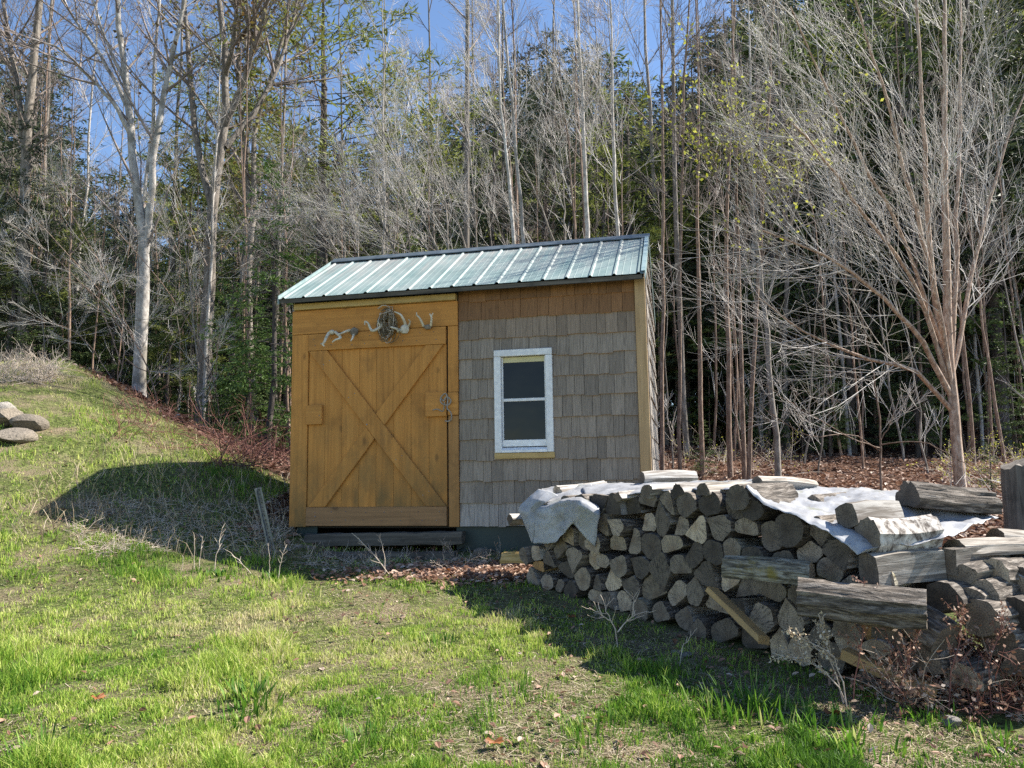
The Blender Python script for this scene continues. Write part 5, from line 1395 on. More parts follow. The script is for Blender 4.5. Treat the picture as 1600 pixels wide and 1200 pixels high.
# --- conifers
def conifer(seed, Hh, Rb, mat, name, label, cat, group, t_low=0.1, droop=0.25, kl=0.11, kw=0.017, dens=1.0, pine=False, taper=0.85):
    g = np.random.default_rng(seed)
    S = stem_path(g, (0, 0, -0.3), (g.normal(0, .15), g.normal(0, .15), Hh), 12, 0.03)
    SR = (0.012 * Hh * np.linspace(1, 0.06, 12))[None]
    nb = int(Hh * 11 * dens)
    t = np.sort(g.uniform(t_low, 0.985, nb)); z = t * Hh
    f = (t - t_low) / (1 - t_low)
    if pine: Ln = Rb * (np.sin(np.clip(f * 1.15 + 0.12, 0, 1) * math.pi) ** 0.7 * 0.75 + 0.25) * g.uniform(0.5, 1.15, nb)
    else: Ln = Rb * (1 - f ** 1.0) ** taper * g.uniform(0.6, 1.12, nb) * np.clip(0.55 + f * 3, 0.5, 1) + 0.12
    az = g.uniform(0, 2 * math.pi, nb)
    K = 7; s = np.linspace(0, 1, K)
    out = np.stack([np.cos(az), np.sin(az)], 1)
    B = np.zeros((nb, K, 3))
    B[:, :, 0] = out[:, :1] * Ln[:, None] * s + g.normal(scale=0.03, size=(nb, K)) * s; B[:, :, 1] = out[:, 1:] * Ln[:, None] * s + g.normal(scale=0.03, size=(nb, K)) * s
    e = (0.45 if pine else 0.15) * f[:, None] + (0.1 if pine else 0.0)
    B[:, :, 2] = z[:, None] + Ln[:, None] * (e * s - droop * s ** 1.6 * (1 - f[:, None] * 0.6) + 0.12 * s ** 4)
    BR = (0.006 + 0.004 * Ln)[:, None] * (1 - s[None] * 0.8)
    # side sprays
    per = np.maximum(6, (Ln * (11 if not pine else 12))).astype(int)
    par = np.repeat(np.arange(nb), per); m = len(par)
    tt = g.uniform(0.18 if not pine else 0.4, 1.0, m); ff = tt * (K - 1); i0 = np.minimum(ff.astype(int), K - 2); fr = (ff - i0)[:, None]
    p = B[par, i0] * (1 - fr) + B[par, i0 + 1] * fr; d = B[par, i0 + 1] - B[par, i0]; d /= np.linalg.norm(d, axis=1)[:, None]
    sd = np.cross(d, (0, 0, 1.0)); sd /= np.linalg.norm(sd, axis=1)[:, None] + 1e-9; sgn = g.choice([-1, 1], m)[:, None]
    a = np.radians(g.normal(50, 12, m))[:, None]
    d2 = d * np.cos(a) + sd * sgn * np.sin(a); d2[:, 2] += g.normal(-0.12 if not pine else 0.25, 0.15, m); d2 /= np.linalg.norm(d2, axis=1)[:, None]
    L2 = np.clip(Ln[par] * 0.42 * (1.15 - tt), 0.10, 0.75) * g.uniform(0.6, 1.2, m)
    # needles: kites along each spray
    nk = np.maximum(3, (L2 / (kl * 0.33)).astype(int)); q = np.repeat(np.arange(m), nk); mm = len(q)
    u = g.uniform(0, 1, mm)[:, None]; pp = p[q] + d2[q] * L2[q][:, None] * u
    pp[:, 2] -= (u[:, 0] ** 2) * L2[q] * 0.12
    rnd = g.normal(size=(mm, 3)) * (0.55 if not pine else 0.9); dv = d2[q] + rnd; dv /= np.linalg.norm(dv, axis=1)[:, None]
    V_, F_ = kites(g, pp, dv, kl * g.uniform(0.7, 1.3, mm), kw * g.uniform(0.7, 1.4, mm))
    tone = np.repeat(np.clip(g.normal(0.45, 0.2, mm) + (g.random(m)[q] - 0.5) * 0.4, 0, 1), 4)
    root = bpy.data.objects.new(name, None); C.objects.link(root); tag(root, label, cat, group)
    tv, tf = tubes(S, SR, 8); link('trunk', mesh_np('trunk', tv, [tf], M['bark_dark'], smooth=True), root)
    bv, bf = tubes(B, BR, 3); link('branches', mesh_np('branches', bv, [bf], M['bark_dark'], smooth=True), root)
    link('foliage', mesh_np('foliage', V_, [F_], M[mat], attrs={'tone': tone}), root)
    root['_h'] = Hh
    return root
protos = {
    'dark': [conifer(201, 12, 3.0, 'needle_dark', 'hemlock_tree', '', '', None, dens=1.0, kl=0.13, kw=0.019), conifer(202, 14, 3.4, 'needle_dark', 'hemlock_tree', '', '', None, t_low=0.16, kl=0.135, kw=0.02),
             conifer(203, 11, 2.7, 'needle_dark', 'hemlock_tree', '', '', None, t_low=0.05, kl=0.13, kw=0.019)],
    'mid': [conifer(204, 6, 1.5, 'needle_mid', 'spruce_tree', '', '', None, t_low=0.04, droop=0.15, kl=0.095, kw=0.015, dens=1.3), conifer(205, 9, 2.4, 'needle_mid', 'spruce_tree', '', '', None, t_low=0.08, droop=0.2, kl=0.12, kw=0.018)],
    'fir': [conifer(208, 6, 2.0, 'needle_fir', 'fir_tree', '', '', None, t_low=0.03, droop=0.22, kl=0.09, kw=0.014, dens=1.7)],
    'pine': [conifer(206, 12, 3.0, 'needle_light', 'pine_tree', '', '', None, t_low=0.35, pine=True, kl=0.18, kw=0.014, dens=0.8), conifer(207, 9, 2.5, 'needle_light', 'pine_tree', '', '', None, t_low=0.2, pine=True, kl=0.17, kw=0.014, dens=0.9)],
}
used = set()
def conif(kind, i, px, dep, ytop, label, group, wide=1.0, rz=None):
    src = protos[kind][i % len(protos[kind])]
    x = pdep(px, 600, dep).x; z = h1(x, dep); top = pdep(px, ytop, dep).z; sc = (top - z) / src['_h']
    rz = random.uniform(0, 6.28) if rz is None else rz
    cat = 'tree'
    if src.name not in used:
        used.add(src.name); o = src; o.location = (x, dep, z); o.rotation_euler = (0, 0, rz); o.scale = (sc * wide,) * 2 + (sc,)
    else:
        o = copy_tree(src, (x, dep, z), rz, (sc * wide, sc))
    o['label'] = label; o['category'] = cat
    if group: o['group'] = group
    return o
CG = 'conifers in the wood'
# named ones
conif('fir', 0, 420, 13.0, 250, 'bushy green fir close against the door side of the shed', CG, 1.0)
conif('fir', 0, 385, 13.9, 440, 'low fir with bright tips at the foot of the bank by the shed', CG, 1.3)
conif('pine', 1, 78, 17, 268, 'bright green pine crown left of the pale double maple', CG, 1.2)
conif('dark', 1, 8, 15.5, 130, 'dark hemlock filling the left edge of the wood', CG, 1.0)
conif('pine', 0, 315, 27, 90, 'tall yellow-green pine showing against the sky behind the oak', CG, 0.8)
conif('pine', 0, 505, 20, -70, 'broad golden-green crown filling the top left of centre', CG, 1.5)
conif('mid', 1, 150, 19, 330, 'mid green spruce behind the pale double maple', CG, 1.1)
conif('mid', 1, 270, 18, 345, 'mid green spruce between the maple and the oak', CG, 1.1)
conif('dark', 0, 848, 20, 60, 'dark pointed hemlock rising highest behind the roof ridge', CG, 1.1)
conif('dark', 2, 775, 24, 230, 'dark hemlock just left of the pointed one behind the roof', CG, 1.1)
conif('pine', 1, 945, 19, 210, 'soft green pine glowing between the stems at the ridge end', CG, 1.1)
conif('dark', 1, 1010, 24, 110, 'dark hemlock behind the ridge end', CG, 1.1)
conif('dark', 0, 1250, 20, -40, 'tall dark hemlock behind the young yellow-green maple', CG, 1.1)
conif('pine', 0, 1385, 24, -120, 'tall pine with bright crown above the right-hand woods', CG, 1.2)
conif('dark', 1, 1560, 18, -150, 'huge dark hemlock at the right edge of the wood', CG, 1.1)
conif('dark', 2, 1330, 17.5, 330, 'short shaded hemlock over the red leafy floor', CG, 1.5)
conif('mid', 0, 1095, 12.6, 655, 'little green fir seedling at the foot of the saplings', CG, 1.6)
conif('mid', 0, 1535, 10.5, 690, 'scrubby little conifer behind the right end of the pile', CG, 1.4)
for px_, dp_, yt_, kd_, lb_ in [(62, 15.8, 330, 'mid', 'green spruce at the head of the bank near the left edge'), (182, 17, 365, 'mid', 'short green spruce just left of the pale maple trunk'), (258, 16.6, 420, 'mid', 'short green spruce just right of the pale maple trunk'),
                                (300, 17.5, 400, 'pine', 'small light pine close to the oak trunk'), (352, 16.4, 400, 'mid', 'green spruce behind the oak trunk, shed side'), (452, 15.2, 350, 'mid', 'green spruce above the low corner of the roof'), (500, 17, 400, 'dark', 'dark hemlock left of the roof slope'),
                                (560, 16.2, 400, 'mid', 'green spruce peeping over the low part of the roof'), (640, 17, 360, 'mid', 'green spruce behind the twiggy shrubs over the roof'), (705, 17.5, 330, 'dark', 'dark hemlock behind the twig fans over the roof'),
                                (1195, 17, 470, 'mid', 'green spruce deep behind the sapling row'), (1290, 15.4, 520, 'mid', 'small spruce with pale tips above the leafy floor'), (1425, 16.5, 420, 'mid', 'green spruce behind the many-stemmed tree'), (1580, 15.4, 450, 'mid', 'green spruce near the right edge behind the stump')]:
    conif(kd_, 1, px_, dp_, yt_, lb_, CG, 1.15)
# the rest of the wood
rt = random.Random(77)
def skyline(px):
    return float(np.interp(px, [-400, 40, 90, 260, 300, 480, 560, 700, 760, 860, 950, 1010, 1160, 1200, 1400, 2000], [60, 120, 340, 360, 320, 290, 290, 240, 170, 100, 140, 200, 100, 0, -80, -80]))
side_words = lambda px: ('beyond the bank' if px < 450 else 'far behind the shed roof' if px < 1010 else 'in the woods right of the shed')
k = 0
for dep0, step, jit in ((20, 105, 1.5), (26, 85, 2), (33, 62, 3), (42, 44, 3), (52, 36, 4), (64, 34, 4)):
    px = -330 + rt.uniform(0, 60)
    while px < 1950:
        dep = dep0 + rt.uniform(-jit, jit)
        x = pdep(px, 600, dep).x
        yt = skyline(px) + rt.uniform(-90, 70) + (30 if dep0 < 24 else 0)
        if dep < 9.5 + 0.25 * max(x, 0) + 6: dep += 4
        kind = rt.choices(['dark', 'mid', 'pine'], [0.66, 0.22, 0.12])[0]
        if dep > 30: kind = 'dark'
        nm = {'dark': 'dark hemlock', 'mid': 'mid green spruce', 'pine': 'light green pine'}[kind]
        dist = 'nearer' if dep < 24 else 'middle' if dep < 38 else 'farthest'
        conif(kind, rt.randrange(3), px, dep, yt, f'{nm} in the {dist} rows {side_words(px)}', f'{nm}s of the {dist} wood {side_words(px)}', rt.uniform(1.1, 1.6))
        px += step * rt.uniform(0.7, 1.3); k += 1
for kk in protos:
    for s_ in protos[kk]:
        if s_.name not in used: print('unused', s_.name)

# --- background bare trees: a few built, many copies
def bare_proto(seed, Hh, r, mat, tw, dens, l1, t0, n1, lean=0.3, lv=3, leaf=None, tipr=0.003, nm='bare_tree'):
    g = np.random.default_rng(seed); S = stem_path(g, (0, 0, -0.3), (g.normal(0, lean), g.normal(0, lean), Hh), 12, 0.03)
    SR = (r * np.linspace(1, 0.12, 12))[None]
    crown, tw_ = bare_crown(g, S, SR, dens, l1, tipr, t0, 40, 0.1, r * 0.24, None, lv, n1)
    return tree_obj(nm, '', 'tree', '', (0, 0, 0), tubes(S, SR, 7), crown, mat, tw, leaf)
bp = [bare_proto(301, 14, 0.06, 'bark_grey', 'twig_dark', 1.0, 2.2, 0.35, 15), bare_proto(302, 15, 0.075, 'bark_grey', 'twig_dark', 1.0, 2.6, 0.4, 16),
      bare_proto(303, 12, 0.04, 'bark_brown', 'twig_dark', 1.0, 1.7, 0.3, 14), bare_proto(304, 13, 0.05, 'bark_white', 'twig', 1.0, 2.0, 0.35, 15)]
sp = [bare_proto(311, 6.5, 0.028, 'bark_brown', 'twig', 0.8, 1.3, 0.15, 14, 0.5, tipr=0.0026, nm='sapling', lv=2), bare_proto(312, 5.0, 0.022, 'bark_grey', 'twig', 0.8, 1.0, 0.1, 13, 0.6, tipr=0.0026, nm='sapling', lv=2), bare_proto(313, 8.0, 0.035, 'bark_brown', 'twig_dark', 0.8, 1.3, 0.25, 14, 0.4, tipr=0.0026, nm='sapling', lv=2)]
for p_ in bp: p_['_used'] = 0
def put_bare(src, px, dep, sc, label, group):
    x = pdep(px, 600, dep).x; loc = (x, dep, h1(x, dep)); rz = rt.uniform(0, 6.28)
    if not src.get('_used'):
        src['_used'] = 1; src.location = loc; src.rotation_euler = (0, 0, rz); src.scale = (sc,) * 3; src['label'] = label; src['group'] = group; src['category'] = 'tree'; return
    o = copy_tree(src, loc, rz, sc); o['label'] = label; o['group'] = group; o['category'] = 'tree'
BARKW = ['grey-barked', 'dark-twigged', 'brown-barked', 'pale-barked']
for dep0, step in ((16, 130), (20, 100), (26, 80), (34, 70)):
    px = -250 + rt.uniform(0, 50)
    while px < 1850:
        dep = dep0 + rt.uniform(-1.5, 2)
        i = rt.randrange(4)
        x = pdep(px, 600, dep).x
        put_bare(bp[i], px, dep, rt.uniform(0.75, 1.15) * (1.0 if dep0 < 20 else 1.1), f'bare {BARKW[i]} tree {"in the front row" if dep0 < 20 else "deeper"} {side_words(px)}', f'{BARKW[i]} bare trees {"front" if dep0 < 20 else "deep"} {side_words(px)}')
        px += step * rt.uniform(0.6, 1.5)
SAPW = ['brown', 'grey', 'reddish']
ns = 0
for dep0, step in ((12.5, 80), (15, 46), (18, 32), (22, 26), (27, 28)):
    px = -200 + rt.uniform(0, 50)
    while px < 1800 and ns < 290:
        dep = dep0 + rt.uniform(-1, 1.5); x = pdep(px, 600, dep).x
        if x < -2.0: dep = max(dep, float(ycrest(x)) + 2.2 + rt.random())
        if not (450 < px < 1020 and dep < 12):
            i = rt.randrange(3)
            put_bare(sp[i], px, dep, rt.uniform(0.6, 1.2), f'thin {SAPW[i]} sapling {side_words(px)}', f'thin {SAPW[i]} saplings {side_words(px)}'); ns += 1
        px += step * rt.uniform(0.5, 1.5)

# ------------------------------------------------------------------ ground cover (grass, straw, leaves)
def in_view(x, y, m=0.9): return (np.abs(x) < 0.72 * y + m)
def blades(g, n, ylo, yhi, hgt, wid, tonef, maskf, name, mat, label, lean=0.45, pw=2.0, flat=False, xr=(-10.5, 7)):
    # more of them near the camera
    u = g.random(n); y = (ylo ** (1 - pw) + u * (yhi ** (1 - pw) - ylo ** (1 - pw))) ** (1 / (1 - pw)) if pw != 1 else ylo * (yhi / ylo) ** u
    x = g.uniform(-1, 1, n) * (0.75 * y + 0.7)
    ok = maskf(g, x, y) & (x > xr[0]) & (x < xr[1]); x, y = x[ok], y[ok]; n = len(x)
    z = H(x, y) - 0.004
    hh = hgt(g, x, y, n); ww = wid * g.uniform(0.6, 1.4, n) * (1 + 0.11 * np.maximum(y - 3, 0))
    az = g.uniform(0, 2 * math.pi, n); ln = lean * g.uniform(0.2, 1.6, n)
    d = np.stack([np.cos(az), np.sin(az), np.zeros(n)], 1); s = np.stack([-np.sin(az), np.cos(az), np.zeros(n)], 1)
    a2 = g.uniform(0, 2 * math.pi, n); s = np.stack([np.cos(a2), np.sin(a2), np.zeros(n)], 1)
    b = np.stack([x, y, z], 1); hu = hh[:, None]; wu = ww[:, None] * 0.5
    up = np.array([0, 0, 1.0])
    if flat:
        upk = g.uniform(0.02, 0.3, n)[:, None]
        mid = b + d * hu * 0.5 + up * hu * upk * 0.5; tip = b + d * hu + up * hu * upk * g.uniform(-0.2, 1, n)[:, None]
        b = b + up * 0.008
    else:
        mid = b + up * hu * 0.55 + d * hu * ln[:, None] * 0.35; tip = b + up * hu * (1 - 0.25 * ln[:, None]) + d * hu * ln[:, None]
    V_ = np.stack([b - s * wu, b + s * wu, mid + s * wu * 0.8, mid - s * wu * 0.8, tip], 1).reshape(-1, 3)
    i = np.arange(n) * 5
    q = np.stack([i, i + 1, i + 2, i + 3], 1); t = np.stack([i + 3, i + 2, i + 4], 1)
    tone = np.repeat(np.clip(tonef(g, x, y, n), 0, 1), 5)
    o = link(name, mesh_np(name, V_, [q, t], M[mat], attrs={'tone': tone}))
    return tag(o, label, kind='stuff')
def dryness(x, y):
    """0 lush, 1 thatch"""
    a = fbm(x * 1.1 + 40, y * 1.1 + 3, 4); b = fbm(x * 3.7 + 11, y * 3.7, 3)
    d = sstep(0.47, 0.63, a * 0.55 + b * 0.45)
    # rank growth in front of the near end of the pile; thin ground in the pile's and shed's lee
    return d
def lee(x, y):
    """trodden, littered strips beside the shed and before the pile"""
    s = (x - PO[0]) * SD[0] + (y - PO[1]) * SD[1]; q = (x - PO[0]) * QD[0] + (y - PO[1]) * QD[1]
    a = sstep(-0.95, -0.5, q) * (s > -0.6) * (s < 3.5)
    b = sstep(6.35, 6.8, y + 0.05 * x) * (x > -4.3) * (x < 1.4) * sstep(8.6, 7.6, y)
    return np.clip(np.maximum(a, b), 0, 1)
def pile_foot(x, y):
    s = (x - PO[0]) * SD[0] + (y - PO[1]) * SD[1]; q = (x - PO[0]) * QD[0] + (y - PO[1]) * QD[1]
    return (q > -0.04) & (s > -0.1)
def m_green(g, x, y):
    l = litter_amount(x, y); p = (1 - l) * (1 - 0.82 * dryness(x, y)) * (1 - 0.72 * lee(x, y)) * (0.6 + 0.4 * tuft(x, y))
    return (g.random(len(x)) < p) & ~pile_foot(x, y)
def m_dry(g, x, y):
    l = litter_amount(x, y); p = (1 - 0.8 * l) * (0.22 + 0.78 * np.maximum(dryness(x, y), lee(x, y)))
    return (g.random(len(x)) < p) & ~pile_foot(x, y)
g1_ = np.random.default_rng(51)
def tuft(x, y): return sstep(0.40, 0.62, fbm(x * 8.5 + 2, y * 8.5 + 5, 2))
def hg(g, x, y, n):
    lush = fbm(x * 1.9 + 7, y * 1.9 + 31, 3); return (0.026 + 0.05 * sstep(0.45, 0.72, lush) * (1 - 0.7 * lee(x, y))) * (0.55 + 0.85 * tuft(x, y)) * g.uniform(0.5, 1.35, n) * (1 + 0.05 * np.maximum(y - 6, 0))
def tg(g, x, y, n): return 0.46 + 0.9 * (fbm(x * 0.8 + 3, y * 0.8 + 60, 3) - 0.5) + 0.5 * (fbm(x * 6 + 1, y * 6 + 9, 2) - 0.5) + 0.035 * (y - 4) + g.normal(0, 0.16, n) + 0.05 * (x < -1)
blades(g1_, 520000, 2.6, 14.0, hg, 0.0042, tg, m_green, 'grass', 'grass', 'short spring grass on the lawn and the bank', pw=1.75)
blades(g1_, 170000, 2.6, 12.0, lambda g, x, y, n: g.uniform(0.03, 0.10, n), 0.0032, lambda g, x, y, n: g.uniform(0.1, 1.0, n) ** 1.2, m_dry, 'dry_grass', 'straw', 'matted dry thatch lying in the lawn', pw=1.75, flat=True)
# long straw standing in the shaded strip left of the shed
blades(g1_, 9000, 6.4, 9.6, lambda g, x, y, n: g.uniform(0.08, 0.28, n), 0.004, lambda g, x, y, n: g.uniform(0, 0.8, n), lambda g, x, y: (x > -4.6) & (x < -2.0) & (g.random(len(x)) < 0.8), 'dead_grass', 'straw', 'tall dead grass beside the shed', lean=1.0, pw=1.0)
def litter(g, n, f, size, name, label, mat='dead_leaf', z=0.01, t0=0.0):
    x, y = f(g, n); n = len(x); zz = H(x, y) + z * g.uniform(0.3, 2.5, n)
    dv = g.normal(size=(n, 3)); dv[:, 2] *= 0.35; dv /= np.linalg.norm(dv, axis=1)[:, None]
    nrm = g.normal(size=(n, 3)) * 0.35 + np.array([0, 0, 1]); S = np.cross(dv, nrm); S /= np.linalg.norm(S, axis=1)[:, None]
    sz = size * g.uniform(0.5, 1.3, n)[:, None]; P0 = np.stack([x, y, zz], 1); Nn_ = np.cross(S, dv)
    V_ = np.stack([P0 - dv * sz * .5, P0 - dv * sz * .1 + S * sz * .32 + Nn_ * sz * .12, P0 + dv * sz * .25 + S * sz * .28 + Nn_ * sz * .16, P0 + dv * sz * .55, P0 + dv * sz * .25 - S * sz * .28 + Nn_ * sz * .16, P0 - dv * sz * .1 - S * sz * .32 + Nn_ * sz * .12], 1).reshape(-1, 3)
    i = np.arange(n) * 6
    q = np.concatenate([np.stack([i, i+1, i+2, i+3], 1), np.stack([i, i+3, i+4, i+5], 1)])
    o = link(name, mesh_np(name, V_, [q], M[mat], attrs={'tone': np.repeat(t0 + (1 - t0) * g.random(n), 6)})); return tag(o, label, kind='stuff')
def fl(g, n):
    u = g.random(n); y = 7.0 * (24 / 7.0) ** u; x = g.uniform(-1, 1, n) * (0.75 * y + 1)
    ok = (g.random(n) < litter_amount(x, y)) & ~((x > -2.3) & (x < 1.5) & (y > 7.2) & (y < 9.6) & (y > 7.45 - 0.22 * (x + 2.1))); return x[ok], y[ok]
litter(g1_, 60000, fl, 0.075, 'fallen_leaves', 'red-brown fallen leaves covering the forest floor')
def fl2(g, n):
    x = g.normal(-0.15, 0.55, n); y = g.normal(6.3, 0.18, n); return x, y
litter(g1_, 2400, fl2, 0.055, 'fallen_leaves', 'sunlit drift of pinkish fallen leaves between shed and pile', z=0.014, t0=0.5)
def fl3(g, n):
    y = 2.8 * (9.5 / 2.8) ** g.random(n); x = g.uniform(-1, 1, n) * (0.72 * y + .4); ok = (g.random(n) < 0.2 + 0.8 * np.maximum(dryness(x, y), lee(x, y))) & ~pile_foot(x, y); return x[ok], y[ok]
litter(g1_, 3200, fl3, 0.036, 'fallen_leaves', 'scattered dry leaves caught in the lawn', z=0.015)

# single orange oak leaves on the lawn
def oak_leaf(px, py, s, rz, label):
    p = at(px, py); pts = []
    for k_ in range(18):
        t = 2 * math.pi * k_ / 18; rr = s * (0.5 if k_ % 2 else 0.36) * (1.0 + 0.5 * abs(math.cos(t))); pts.append((rr * math.cos(t), rr * 0.7 * math.sin(t), 0.25 * s * math.cos(t) ** 2 + 0.1 * s * math.sin(3 * t)))
    V_ = np.array([(0, 0, 0.0)] + pts); Fq = np.array([(0, i + 1, (i + 1) % 18 + 1) for i in range(18)])
    me = mesh_np('oak_leaf', V_, [Fq], M['orange_leaf'], attrs={'tone': np.linspace(0, 1, 19)})
    tag(link('oak_leaf', me, None, (p.x, p.y, p.z + 0.03), (0.25, 0.1, rz)), label, 'leaf', 'single oak leaves on the lawn')
oak_leaf(773, 1175, 0.055, 0.3, 'bright orange curled oak leaf at the bottom middle of the lawn')
oak_leaf(152, 1102, 0.055, 1.2, 'red-brown oak leaf lying on the left part of the lawn')
oak_leaf(698, 898, 0.065, 2.2, 'rusty oak leaf in the sunlit leaf drift by the shed')
oak_leaf(893, 972, 0.05, 0.8, 'dull brown leaf in the shade before the woodpile')
oak_leaf(1300, 1128, 0.07, 1.9, 'dark brown curled leaf in the grass below the dry weeds')

# clumps of broader fresh leaves and blades
def clump(px, py, hgt, nb, wid, spread, seed, label, name='grass_clump', mat='grass_bright', cat='grass clump'):
    g = np.random.default_rng(seed); p = at(px, py); n = int(nb * 0.62); spread *= 1.45; hgt *= 0.8
    az = g.uniform(0, 6.283, n); rr = spread * g.random(n) ** 0.9; b = np.stack([rr * np.cos(az), rr * np.sin(az), np.zeros(n)], 1)
    b[:, 2] = H(b[:, 0] + p.x, b[:, 1] + p.y) - p.z - 0.005
    a2 = az + g.normal(0, .6, n); d = np.stack([np.cos(a2), np.sin(a2), np.zeros(n)], 1); s = np.stack([-np.sin(a2), np.cos(a2), np.zeros(n)], 1)
    hh = hgt * g.uniform(0.5, 1.15, n)[:, None]; ln = g.uniform(0.1, 0.7, n)[:, None]; w = wid * g.uniform(.6, 1.2, n)[:, None] * .5
    K_ = 4; rows = []
    for j in range(K_ + 1):
        f = j / K_; c = b + np.array([0, 0, 1.0]) * hh * (f - 0.35 * ln * f * f) + d * hh * ln * f ** 1.7; ww_ = w * (1.0 if f < .5 else (1 - f) * 2) + 0.0004
        rows += [c - s * ww_, c + s * ww_]
    V_ = np.stack(rows, 1).reshape(-1, 3); i = np.arange(n) * (2 * (K_ + 1))
    q = np.concatenate([np.stack([i + 2*j, i + 2*j + 1, i + 2*j + 3, i + 2*j + 2], 1) for j in range(K_)])
    me = mesh_np(name, V_, [q], M[mat], smooth=True, attrs={'tone': np.repeat(g.random(n), 2 * (K_ + 1))})
    tag(link(name, me, None, p), label, cat, 'fresh green clumps on the lawn')
for a in [(1180, 1110, .17, 210, .007, .17, 1, 'largest tuft of bright long grass, left of the bottom right corner'), (1110, 1118, .15, 130, .006, .12, 2, 'bright grass tuft adjoining the largest one on its shed side'),
          (1260, 1130, .12, 110, .006, .13, 3, 'bright grass tuft adjoining the largest one on its pile side'), (1035, 1052, .11, 60, .007, .06, 4, 'small sword-leaved clump in the sun at the shadow edge'),
          (400, 1095, .12, 150, .013, .13, 5, 'leafy bright green weed patch at the lower left of centre'), (375, 1130, .09, 80, .010, .1, 6, 'low leafy weed beside the big green weed patch'),
          (430, 905, .10, 60, .016, .09, 7, 'leafy rosette under the dry forked stalks'), (345, 902, .08, 60, .015, .10, 8, 'leafy rosette at the shadow edge under the pale stalks'),
          (680, 1010, .09, 80, .010, .1, 9, 'dark green leafy clump in the middle of the lawn'), (960, 1025, .08, 70, .005, .06, 10, 'green tuft in the shade before the pile'),
          (810, 1085, .10, 120, .005, .12, 11, 'soft green tuft in the lower middle of the lawn'), (1330, 1160, .13, 110, .010, .14, 12, 'leafy green tuft below the dry weeds at the right'),
          (1440, 1120, .11, 60, .008, .10, 13, 'green tuft in front of the brush heap'), (60, 1180, .12, 120, .007, .15, 14, 'bright tuft at the bottom left corner'),
          (560, 1170, .10, 110, .006, .14, 15, 'tuft at the bottom edge left of the orange leaf'), (930, 1150, .12, 130, .006, .14, 16, 'tuft at the bottom edge right of the orange leaf'),
          (230, 1000, .07, 80, .006, .12, 17, 'low tuft in the sunny left lawn'), (1570, 1170, .12, 60, .009, .1, 18, 'thin tuft in the bottom right corner'), (1335, 945, .07, 20, .006, .04, 19, 'sprig of green at the foot of the shaded logs')][:18]:
    clump(*a)

# dry weeds: a stalk with side twigs and curled seed heads
def weed(pts, dep, r, label, seed, mat='stalk', n1=6, l1=0.1, heads=0, hs=0.015, name='dry_weed', group='dry weeds around shed and pile', extra=None):
    g = np.random.default_rng(seed); S = []; 
    for st in [pts] + (extra or []):
        S.append(resample([pdep(x, y, dep) for x, y in st], 8))
    S = np.array(S); b = S[0, 0].copy(); gz = h1(b[0], b[1]); S[0, 0, 2] = min(gz - 0.02, S[0, 0, 2])
    S[:, 1:] += g.normal(scale=0.003, size=S[:, 1:].shape)
    SR = np.repeat((r * np.linspace(1, 0.45, 8))[None], len(S), 0)
    parts = [tubes(S, SR, 5)]
    B, BR = sprout(g, S, SR, n1, 0.3, 1.0, 42, l1, 5, r * 0.55, 0.0012, up=0.12, wob=0.3); parts.append(tubes(B, BR, 4))
    V_, F_ = pack(parts); o = link(name, mesh_np(name, V_ - b, [F_], M[mat], smooth=True), None, b)
    tag(o, label, 'weed', group)
    if heads:
        T = np.concatenate([B.reshape(-1, 3)] * 2); idx = g.choice(len(T), heads); dv = g.normal(size=(heads, 3)); dv /= np.linalg.norm(dv, axis=1)[:, None]
        V2, F2 = kites(g, T[idx] - b + g.normal(scale=0.006, size=(heads, 3)), dv, hs * g.uniform(.6, 1.4, heads), hs * 0.35)
        link('seed_heads', mesh_np('seed_heads', V2, [F2], M['dead_leaf' if mat != 'stalk' else 'straw'], attrs={'tone': np.repeat(g.uniform(.3, 1, heads), 4)}), o)
    return o
d0 = at(310, 893).y
weed([(303, 892), (304, 855), (303, 832)], d0, .0035, 'pale straight dry stalk, first of the row at the shadow edge', 1, n1=2, l1=.05)
weed([(311, 892), (314, 862), (317, 838)], d0, .003, 'pale thin stalk leaning close beside the first one', 2, n1=2, l1=.05)
weed([(333, 898), (340, 860), (347, 824)], d0, .004, 'pale stalk with forked feathery top in the row', 3, n1=7, l1=.12)
weed([(397, 903), (378, 880), (352, 858)], d0, .0035, 'pale stalk fallen over towards the bank', 4, n1=4, l1=.08)
weed([(421, 903), (421, 880), (420, 848)], d0, .0035, 'straight stalk before the steel post', 5, n1=3, l1=.07)
weed([(434, 900), (440, 872), (447, 850)], d0, .0035, 'bushy-topped pale stalk right of the steel post foot', 6, n1=9, l1=.07)
weed([(283, 895), (286, 878), (286, 866)], d0, .003, 'short broken stalk at the start of the row', 7, n1=1, l1=.03)
d1 = at(612, 900).y
weed([(614, 903), (585, 868), (550, 833)], d1, .0045, 'sunlit reddish branching weed in front of the door step', 8, mat='stalk', n1=11, l1=.10)
weed([(602, 890), (600, 865), (593, 838)], d1, .0035, 'upright thin weed beside the branching one at the door step', 9, n1=8, l1=.07)
weed([(700, 893), (685, 882), (672, 874)], at(700, 897).y, .003, 'small fallen stalk by the leaf drift', 10, n1=3, l1=.06)
weed([(756, 885), (762, 870), (768, 858)], at(756, 890).y, .003, 'small forked stalk at the shed end of the pile', 11, n1=5, l1=.06)
d2_ = at(965, 1012).y
weed([(965, 990), (950, 960), (943, 940)], d2_, .004, 'pale dead branch standing in the shade before the pile', 12, n1=6, l1=.12, extra=[[(965, 988), (985, 965), (1010, 955)], [(988, 962), (990, 940), (988, 932)], [(955, 970), (935, 957), (920, 950)]])
weed([(1060, 1015), (1075, 1000), (1085, 985)], d2_ - .3, .002, 'thin stalk in the shaded grass before the planks', 13, n1=2, l1=.05)
d3 = at(1330, 1100).y
